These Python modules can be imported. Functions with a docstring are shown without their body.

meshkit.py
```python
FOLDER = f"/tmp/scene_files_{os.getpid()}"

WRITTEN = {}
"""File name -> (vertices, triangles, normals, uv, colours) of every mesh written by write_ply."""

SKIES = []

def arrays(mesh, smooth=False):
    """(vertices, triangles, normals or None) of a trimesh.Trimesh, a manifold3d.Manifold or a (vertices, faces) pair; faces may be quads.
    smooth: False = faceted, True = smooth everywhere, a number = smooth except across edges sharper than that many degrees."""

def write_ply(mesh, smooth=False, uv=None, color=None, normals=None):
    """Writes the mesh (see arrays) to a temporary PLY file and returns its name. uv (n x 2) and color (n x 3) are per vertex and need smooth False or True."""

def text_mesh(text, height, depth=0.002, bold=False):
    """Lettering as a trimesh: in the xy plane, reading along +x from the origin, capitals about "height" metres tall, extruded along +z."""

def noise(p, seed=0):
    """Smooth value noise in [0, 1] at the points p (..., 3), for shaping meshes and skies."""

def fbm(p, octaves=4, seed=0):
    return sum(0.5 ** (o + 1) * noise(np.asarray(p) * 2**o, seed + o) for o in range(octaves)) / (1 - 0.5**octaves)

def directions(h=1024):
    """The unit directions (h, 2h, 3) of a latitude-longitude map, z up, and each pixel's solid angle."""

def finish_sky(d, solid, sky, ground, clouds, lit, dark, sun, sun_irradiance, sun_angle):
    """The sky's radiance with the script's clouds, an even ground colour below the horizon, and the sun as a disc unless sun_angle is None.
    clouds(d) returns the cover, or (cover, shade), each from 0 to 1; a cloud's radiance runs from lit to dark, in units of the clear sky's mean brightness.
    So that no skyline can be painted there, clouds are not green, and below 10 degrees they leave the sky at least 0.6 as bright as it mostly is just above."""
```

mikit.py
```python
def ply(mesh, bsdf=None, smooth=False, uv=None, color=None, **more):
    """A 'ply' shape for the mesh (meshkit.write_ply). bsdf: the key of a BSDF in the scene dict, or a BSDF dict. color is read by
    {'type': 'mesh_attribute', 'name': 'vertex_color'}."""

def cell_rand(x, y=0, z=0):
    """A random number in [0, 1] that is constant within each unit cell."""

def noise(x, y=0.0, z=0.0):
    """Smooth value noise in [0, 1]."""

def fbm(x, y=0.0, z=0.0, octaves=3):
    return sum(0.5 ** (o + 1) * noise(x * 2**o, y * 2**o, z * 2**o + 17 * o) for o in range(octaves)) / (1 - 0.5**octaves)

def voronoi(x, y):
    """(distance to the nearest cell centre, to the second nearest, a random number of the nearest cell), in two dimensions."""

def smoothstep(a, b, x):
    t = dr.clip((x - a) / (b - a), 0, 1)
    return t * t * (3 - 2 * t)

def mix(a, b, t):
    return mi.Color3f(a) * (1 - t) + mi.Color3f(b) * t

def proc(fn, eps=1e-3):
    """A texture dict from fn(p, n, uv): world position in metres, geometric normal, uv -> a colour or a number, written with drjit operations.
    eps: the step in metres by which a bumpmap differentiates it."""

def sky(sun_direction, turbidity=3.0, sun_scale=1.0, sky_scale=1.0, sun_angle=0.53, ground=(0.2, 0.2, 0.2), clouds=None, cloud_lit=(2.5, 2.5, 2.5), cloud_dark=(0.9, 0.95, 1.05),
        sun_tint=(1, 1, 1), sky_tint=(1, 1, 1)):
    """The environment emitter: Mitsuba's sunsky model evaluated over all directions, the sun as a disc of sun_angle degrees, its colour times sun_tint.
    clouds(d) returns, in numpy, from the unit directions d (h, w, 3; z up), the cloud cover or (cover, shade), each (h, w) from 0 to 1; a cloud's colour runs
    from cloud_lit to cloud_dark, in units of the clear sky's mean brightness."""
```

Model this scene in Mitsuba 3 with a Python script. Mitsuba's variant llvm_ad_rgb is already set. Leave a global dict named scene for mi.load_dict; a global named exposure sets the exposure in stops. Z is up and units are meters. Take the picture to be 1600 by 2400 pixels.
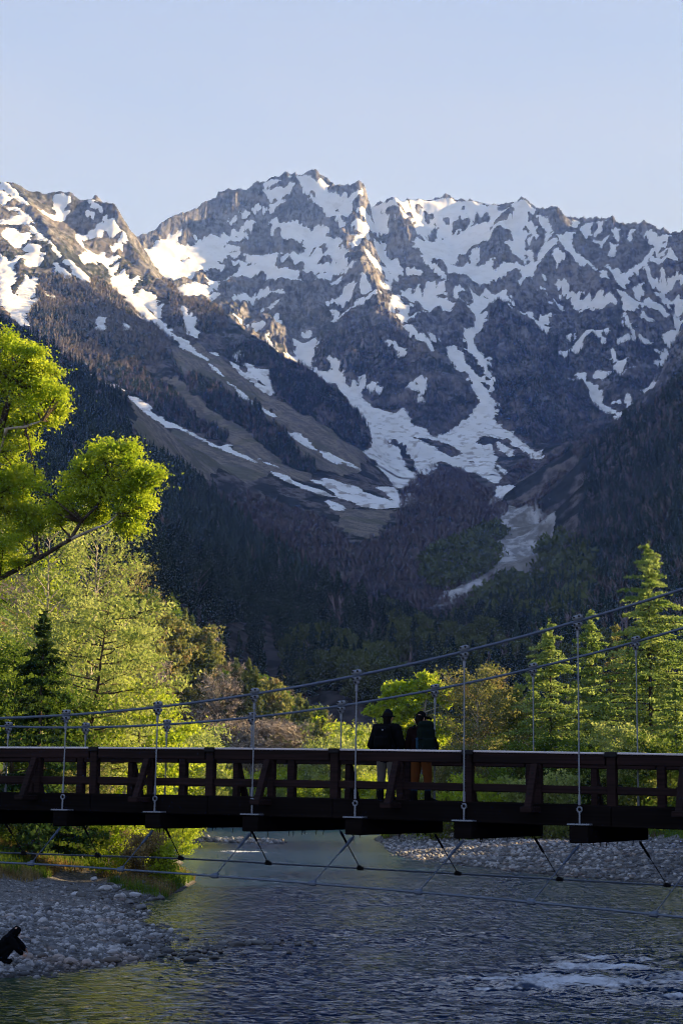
import math, random
import numpy as np, trimesh, mitsuba as mi, drjit as dr, mikit, meshkit
from mikit import proc, noise, fbm, smoothstep, mix, voronoi, cell_rand
from manifold3d import Manifold
from scipy.interpolate import LinearNDInterpolator
from scipy.ndimage import gaussian_filter, map_coordinates, distance_transform_edt, binary_dilation

rng = np.random.default_rng(7)
random.seed(7)
T = mi.ScalarTransform4f
scene, labels = {}, {}

# ------------------------------------------------------------------ camera, sky, exposure
# a hand-held telephoto view upstream: eye 4.3 m above the river, tilted 9.8 degrees up, rolled 0.8 degrees
TH, ROLL, EYE = .1711, .0146, np.array([0, 0, 4.3])
_f = np.array([0, math.cos(TH), math.sin(TH)]); _u = np.array([0, -math.sin(TH), math.cos(TH)]); _r = np.array([1., 0, 0])
_up = -math.sin(ROLL) * _r + math.cos(ROLL) * _u
scene['camera'] = {'type': 'perspective', 'fov': 2 * math.degrees(math.atan(800 / 3918)), 'fov_axis': 'x', 'near_clip': .5, 'far_clip': 20000,
                   'to_world': T().look_at(origin=EYE.tolist(), target=(EYE + _f).tolist(), up=_up.tolist())}
SUN = np.array([.91, .33, .37]); SUN /= np.linalg.norm(SUN)      # low morning sun from the right, a little ahead


def thin_cloud(d):
    """a high thin veil, a little streaked"""
    q = np.stack([d[..., 0] * 2.4 + d[..., 2] * 2.5, d[..., 1] * 2.4, d[..., 2] * 7], -1)
    n = meshkit.fbm(q, 5, 3)
    z = np.clip(d[..., 2], 0, 1)
    return np.clip(.97 - .95 * z + (n - .5) * (.3 + .9 * z), 0, .97), np.clip((n - .35) * .9, 0, 1)


scene['sky'] = mikit.sky(SUN.tolist(), turbidity=3.2, sky_scale=.88, sun_scale=1.6, sun_tint=(1.02, 1.0, .93), sky_tint=(.82, .96, 1.28), clouds=thin_cloud, cloud_lit=(1.34, 1.37, 1.60), cloud_dark=(1.27, 1.26, 1.55))
exposure = 3.0

# ------------------------------------------------------------------ the lie of the land: survey points (x, y, height) in metres, snow fields and woods as outlines on the map
CTRL='-656,4050,1350 -623,4083,1378 -590,4117,1407 -557,4150,1435 -513,4200,1475 -488,4233,1502 -463,4267,1528 -438,4300,1555 -410,4333,1585 -382,4367,1615 -354,4400,1645 -331,4405,1659 -296,4420,1670 -249,4450,1691 -214,4470,1721 -142,4500,1742 -111,4500,1752 -92,4500,1753 -72,4495,1737 -44,4490,1720 -13,4470,1697 8,4440,1693 29,4430,1697 46,4440,1690 54,4460,1670 70,4480,1649 89,4470,1662 118,4455,1676 140,4450,1674 165,4480,1669 181,4520,1679 201,4550,1705 232,4580,1714 301,4600,1725 338,4590,1713 374,4580,1713 422,4550,1690 445,4530,1683 468,4490,1673 491,4450,1663 508,4440,1647 533,4430,1631 549,4420,1633 576,4400,1609 596,4390,1591 615,4385,1579 649,4380,1581 680,4350,1570 701,4300,1562 728,4290,1553 753,4270,1536 771,4250,1516 789,4240,1523 802,4230,1510 824,4200,1493 848,4180,1471 875,4150,1458 894,4112,1443 912,4075,1427 931,4037,1412 950,4000,1397 976,3967,1378 1001,3933,1359 1027,3900,1340 1052,3867,1321 1078,3833,1302 1104,3800,1283 -656,4400,1120 -656,4950,900 -557,4500,1205 -557,5050,985 -463,4617,1298 -463,5167,1078 -382,4717,1385 -382,5267,1165 -296,4770,1440 -296,5320,1220 -142,4850,1512 -142,5400,1292 -72,4845,1507 -72,5395,1287 8,4790,1463 8,5340,1243 54,4810,1440 54,5360,1220 118,4805,1446 118,5355,1226 181,4870,1449 181,5420,1229 301,4950,1495 301,5500,1275 422,4900,1460 422,5450,1240 491,4800,1433 491,5350,1213 549,4770,1403 549,5320,1183 615,4735,1349 615,5285,1129 701,4650,1332 701,5200,1112 771,4600,1286 771,5150,1066 824,4550,1263 824,5100,1043 894,4462,1213 894,5012,993 950,4350,1167 950,4900,947 1027,4250,1110 1027,4800,890 1104,4150,1053 1104,4700,833 -846,3950,1248 -742,3950,1272 -699,4000,1311 -73,4450,1694 -54,4400,1636 -32,4340,1578 -11,4280,1520 -2,4215,1466 7,4150,1412 23,4100,1370 39,4050,1327 60,3990,1281 81,3930,1234 100,3850,1165 128,3760,1110 159,3680,1041 178,3630,996 198,3580,951 220,3520,905 241,3460,859 250,3395,816 259,3330,774 248,3280,749 238,3230,724 35,4350,1582 46,4270,1482 68,4180,1405 54,4115,1366 82,3900,1214 63,3840,1149 44,3780,1083 50,3725,1044 57,3670,1004 64,3615,964 70,3560,924 148,4390,1607 156,4330,1541 199,4250,1442 230,4200,1397 261,4150,1352 273,4090,1305 286,4030,1258 286,3975,1219 285,3920,1181 287,3850,1123 288,3780,1066 292,3730,1030 295,3680,994 299,3630,958 443,4420,1602 417,4370,1549 406,4280,1443 417,4225,1396 428,4170,1349 564,4400,1609 563,4350,1563 563,4300,1518 559,4250,1478 555,4200,1438 586,4110,1353 606,4050,1304 627,3990,1256 642,3940,1214 657,3890,1172 668,3825,1122 679,3760,1072 516,4120,1346 477,4085,1306 437,4050,1266 409,4005,1234 380,3960,1203 377,3895,1153 373,3830,1103 380,3773,1060 387,3717,1017 395,3660,975 397,3605,939 398,3550,904 400,3495,869 402,3440,833 402,3388,803 402,3335,774 403,3282,744 403,3230,714 619,3845,1141 581,3800,1110 581,3750,1068 581,3700,1026 581,3650,985 582,3600,948 583,3550,912 583,3500,875 584,3450,838 706,3960,1231 726,4010,1275 746,4060,1319 760,4120,1387 775,4180,1455 750,4050,1327 752,4000,1282 754,3950,1237 757,3900,1192 756,3847,1149 755,3793,1106 754,3740,1062 738,3680,1019 722,3620,977 707,3560,934 643,4320,1522 637,4260,1464 639,4190,1406 642,4120,1348 842,4000,1312 830,3950,1264 819,3900,1217 808,3850,1169 797,3800,1121 784,3740,1074 771,3680,1028 757,3620,981 744,3560,934 -357,4320,1541 -139,4330,1548 -155,4273,1489 -170,4217,1430 -186,4160,1371 -162,4107,1325 -138,4053,1278 -114,4000,1231 -115,3950,1188 -117,3900,1144 -118,3850,1101 -41,4360,1561 -34,4307,1510 -28,4253,1460 -21,4200,1410 -15,4130,1353 -8,4060,1296 -8,4007,1251 -7,3953,1205 -7,3900,1159 -66,3830,1075 -85,3775,1044 -103,3720,1013 -80,3660,975 -57,3600,938 -30,3540,900 -4,3480,863 16,3430,839 35,3380,815 54,3330,791 75,3280,765 96,3230,740 116,3180,714 130,3130,692 143,3080,670 156,3030,648 169,2980,626 189,2920,604 209,2860,582 229,2800,560 70,4470,1633 82,4420,1575 94,4370,1517 104,4290,1442 120,4235,1401 135,4180,1360 150,4130,1315 165,4080,1271 184,4020,1226 202,3960,1180 211,3910,1146 220,3860,1113 228,3810,1079 237,3760,1045 253,3705,1007 269,3650,970 276,3600,940 283,3550,909 290,3500,879 297,4540,1655 297,4485,1592 296,4430,1529 298,4380,1488 301,4330,1447 303,4280,1406 317,4223,1365 332,4167,1324 346,4110,1283 344,4060,1249 343,4010,1214 335,3955,1176 328,3900,1138 315,3850,1105 303,3800,1072 305,3730,1028 308,3660,983 312,3610,951 316,3560,918 306,3505,883 297,3450,848 299,3400,818 302,3350,788 292,3300,767 282,3250,745 271,3200,724 261,3150,703 271,3085,674 282,3020,646 488,4350,1516 478,4290,1460 468,4230,1404 459,4160,1356 449,4090,1307 550,4050,1257 626,3990,1234 599,3945,1201 571,3900,1168 478,3900,1135 490,3840,1091 502,3780,1047 514,3720,1002 523,3640,947 532,3590,915 541,3540,884 550,3490,852 555,3427,823 560,3363,794 565,3300,765 795,4140,1425 752,4090,1357 716,4025,1299 680,3960,1242 687,3900,1197 694,3840,1152 674,3787,1106 654,3733,1060 635,3680,1014 633,3620,973 632,3560,933 623,3510,900 613,3460,867 604,3410,834 595,3360,801 695,4270,1492 686,4200,1433 677,4130,1374 677,4077,1335 677,4023,1295 676,3970,1256 806,3990,1242 796,3927,1198 786,3863,1154 777,3800,1110 754,3747,1068 731,3693,1026 709,3640,984 690,3592,953 672,3543,922 653,3495,891 635,3447,860 616,3398,829 598,3350,799 -399,4180,1398 -410,4130,1358 -420,4080,1319 -275,4170,1350 -249,4115,1310 -223,4060,1270 -516,4050,1352 -470,3950,1265 -415,3850,1181 -423,4200,1416 -330,4280,1480 -242,4330,1523 -190,4420,1629 -293,4370,1609 -122,4200,1409 -79,4300,1491 -53,4130,1341 -256,3920,1183 -187,3800,1106 -141,3680,1012 -198,4000,1230 -92,3990,1229 -48,3880,1132 203,4480,1607 357,4460,1577 359,4340,1451 24,3620,959 128,3600,955 167,3420,825 86,3420,815 370,3560,910 463,3560,911 463,3300,756 367,3140,669 490,3250,737 273,4440,1544 822,4110,1393 507,4320,1506 457,4390,1530 54,3300,764 55,3230,736 57,3160,708 58,3090,680 59,3020,652 60,2950,624 67,2884,602 74,2818,580 81,2752,558 88,2686,536 95,2620,514 88,2558,497 82,2497,481 76,2435,464 70,2373,448 64,2312,431 58,2250,415 195,3150,693 199,3085,667 203,3020,641 333,3150,704 336,3090,682 339,3030,661 342,2970,639 345,2910,618 348,2850,596 385,2800,584 162,2910,604 154,2840,581 147,2770,559 140,2700,537 136,2630,518 132,2560,499 129,2490,481 125,2420,462 122,2350,443 280,2960,625 278,2900,604 276,2840,583 274,2780,562 269,2720,547 263,2660,532 258,2600,517 253,2540,502 248,2480,487 243,2420,472 238,2360,457 232,2300,442 221,2227,426 209,2153,410 198,2080,394 187,2015,377 177,1950,359 185,1750,307 180,1690,289 175,1630,271 171,1570,253 161,1510,237 150,1450,220 140,1390,203 126,1330,188 113,1270,172 99,1210,157 85,1150,141 -564,3450,1276 -542,3450,1284 -502,3440,1271 -489,3430,1250 -482,3400,1211 -463,3380,1178 -428,3330,1113 -390,3280,1056 -362,3250,1026 -326,3200,984 -264,3150,952 -217,3100,903 -186,3065,874 -155,3030,846 -98,2960,790 -64,2920,758 -30,2880,725 -3,2840,687 31,2790,641 46,2760,608 38,2700,573 -327,3480,996 -291,3430,954 -229,3380,922 -182,3330,873 -151,3295,844 -120,3260,816 -63,3190,760 -29,3150,728 5,3110,695 32,3070,657 66,3020,611 81,2990,578 73,2930,543 -728,3350,1276 -714,3345,1272 -689,3330,1252 -677,3325,1250 -657,3300,1212 -661,3340,1229 -665,3380,1246 -652,3430,1277 -626,3450,1294 -594,3450,1297 -983,3300,1260 -919,3312,1264 -856,3325,1268 -792,3338,1272 -1098,3700,1350 -1029,3725,1350 -960,3750,1349 -891,3775,1349 -821,3800,1349 -736,3700,1345 -688,3800,1393 -603,3850,1402 -585,3380,1183 -552,3330,1139 -518,3280,1095 -490,3230,1052 -462,3180,1009 -436,3120,961 -410,3060,913 -383,3010,878 -356,2960,843 -323,2905,812 -289,2850,780 -237,2770,729 -210,2715,694 -184,2660,658 -137,2580,610 -108,2525,577 -79,2470,545 -56,2425,520 -32,2380,494 17,2320,457 58,2240,416 -630,3240,1171 -602,3180,1131 -569,3115,1078 -535,3050,1026 -503,2990,978 -472,2930,929 -445,2885,892 -418,2840,855 -391,2785,816 -364,2730,778 -337,2675,742 -309,2620,706 -282,2575,681 -256,2530,656 -205,2450,618 -172,2400,589 -122,2320,548 -97,2270,515 -64,2200,470 -50,2130,428 -552,2980,961 -532,2930,924 -512,2880,887 -492,2830,851 -467,2770,814 -441,2710,777 -416,2650,740 -396,2593,708 -375,2537,677 -355,2480,646 -333,2420,611 -312,2360,577 -278,2290,542 -233,2210,500 -185,2130,462 -142,2080,436 -101,2020,412 -51,1940,374 -5,1880,343 -634,2950,966 -616,2900,931 -599,2850,896 -582,2800,861 -565,2750,825 -543,2700,793 -522,2650,760 -480,2580,719 -448,2527,685 -416,2473,651 -384,2420,617 -341,2350,580 -326,2300,554 -310,2250,529 -295,2200,503 -276,2145,476 -257,2090,450 -233,2020,425 -211,1960,402 -188,1900,380 -420,2760,800 -410,2710,772 -400,2660,744 -391,2610,715 -381,2560,687 -658,3050,1049 -589,2960,970 -306,3000,872 -229,2850,775 -262,2800,753 -177,2760,714 -115,2680,651 -56,2580,593 -1,2450,518 -163,2560,607 -61,2300,486 -246,2450,600 -169,2280,517 -102,2150,460 -204,2050,437 -149,1900,376 -95,1830,343 -45,1720,301 -331,2500,645 -536,3300,1138 0,1600,260 45,1750,298 35,1330,189 58,1110,133 47,900,90 48,740,64 24,560,41 45,580,44 108,1040,118 159,1230,165 200,1640,269 106,1630,266 133,2050,377 -81,1560,260 -36,1420,216 1,1230,162 28,1050,121 -468,1750,564 -373,1750,519 -351,1740,501 -299,1700,460 -268,1670,438 -240,1620,405 -213,1600,396 -205,1570,375 -200,1500,340 -183,1430,305 -163,1370,278 -126,1290,257 -110,1235,237 -95,1180,218 -67,1090,186 -41,1000,155 -31,940,137 -20,890,122 -8,840,108 2,790,96 12,740,84 28,660,66 38,590,50 -180,1810,391 -153,1790,382 -145,1760,361 -140,1690,326 -123,1620,291 -103,1560,264 -66,1480,243 -50,1425,223 -35,1370,204 -7,1280,172 19,1190,141 29,1130,123 40,1080,108 52,1030,94 62,980,82 -188,900,181 -138,760,134 -189,1200,272 -114,800,141 -79,620,89 -88,850,139 -53,600,76 -48,760,105 -28,560,60 -11,470,42 1,440,35 -249,1000,226 -120,230,62 -102,245,56 -85,260,50 -60,280,38 -40,300,26 -22,310,14 -6,318,6 -52,262,20 -40,280,14 -24,292,7 -200,350,105 -130,370,84 -85,390,64 -52,400,42 -28,405,26 -5,415,14 -90,170,22 -62,190,12 -45,200,6 576,1350,533 522,1377,507 468,1403,480 414,1430,454 364,1465,420 313,1500,386 298,1600,393 300,1675,401 302,1750,408 300,1825,417 297,1900,426 293,1975,431 288,2050,435 271,2130,418 254,2150,402 368,1860,368 370,1935,376 372,2010,383 370,2085,392 367,2160,401 363,2235,406 358,2310,410 341,2390,393 324,2410,377 227,1250,240 194,1250,207 197,950,171 163,900,132 228,1600,284 147,950,121 132,640,75 115,640,63 188,1400,212 233,1800,319 385,2650,555 413,2650,566 449,2700,596 487,2750,629 525,2800,656 572,2850,699 636,2900,743 682,2900,763 468,3000,649 508,3050,681 549,3100,713 592,3150,755 634,3200,797 600,1200,470 614,1286,494 629,1371,519 643,1457,543 657,1543,567 671,1629,591 686,1714,616 700,1800,640 980,3700,1400 980,3600,1405 980,3500,1410 980,3400,1415 980,3300,1420 990,3200,1345 1000,3100,1270 1010,3000,1185 1020,2900,1100 1035,2800,1080 1050,2700,1060 1033,2600,1100 1017,2500,1140 1000,2400,1180 1000,2300,1203 1000,2200,1227 1000,2100,1250 1000,2000,1233 1000,1900,1217 1000,1800,1200 1000,1700,1183 1000,1600,1167 1000,1500,1150 1000,1380,1108 1000,1260,1065 1000,1140,1022 1000,1020,980 1000,850,740 1000,720,400 1000,560,210 1000,430,170 1000,300,130 700,2500,800 720,2583,830 740,2667,860 760,2750,890 780,2833,920 800,2917,950 820,3000,980 420,420,40 510,435,65 600,450,90 650,525,140 700,600,190 607,633,170 513,667,150 420,700,130 360,610,85 300,520,40 1600,3600,1300 1600,3375,1250 1600,3150,1200 1600,2925,1150 1600,2700,1100 1600,2500,1067 1600,2300,1033 1600,2100,1000 1600,1900,967 1600,1700,933 1600,1500,900 1600,1275,690 1600,1050,480 1600,850,300 1600,575,210 1600,300,120 1200,780,360 1300,800,340 1450,820,320 300,250,8 400,250,19 500,250,29 600,250,40 520,276,34 440,302,29 360,328,23 280,354,18 200,380,12 300,350,22 -30,60,2 0,60,2 30,60,2 60,60,2 120,60,2 250,60,2 -30,120,2 0,120,2 30,120,2 60,120,2 120,120,2 250,120,2 -30,180,2 0,180,2 30,180,2 60,180,2 120,180,2 250,180,2 0,240,2 30,240,2 60,240,2 120,240,2 250,240,2 0,300,3 30,300,3 60,300,3 120,300,3 250,300,3 0,360,5 30,360,5 60,360,5 120,360,5 250,360,5 -20,450,14 40,450,15 90,450,18 -1300,2600,900 -1300,2833,1050 -1300,3067,1200 -1300,3300,1350 -1300,3500,1400 -1300,3700,1450 -1300,3900,1500 -1300,4100,1425 -1300,4300,1350 -1300,4500,1275 -1300,4700,1200 -600,900,420 -650,1100,470 -700,1300,520 -750,1500,570 -800,1700,620 -750,1483,550 -700,1267,480 -650,1050,410 -600,833,340 -550,617,270 -500,400,200 -250,60,60 -300,200,120 -1300,5400,700 -1000,5400,700 -700,5400,700 -400,5400,700 -100,5400,700 200,5400,700 500,5400,700 800,5400,700 1100,5400,700 1400,5400,700'
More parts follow.
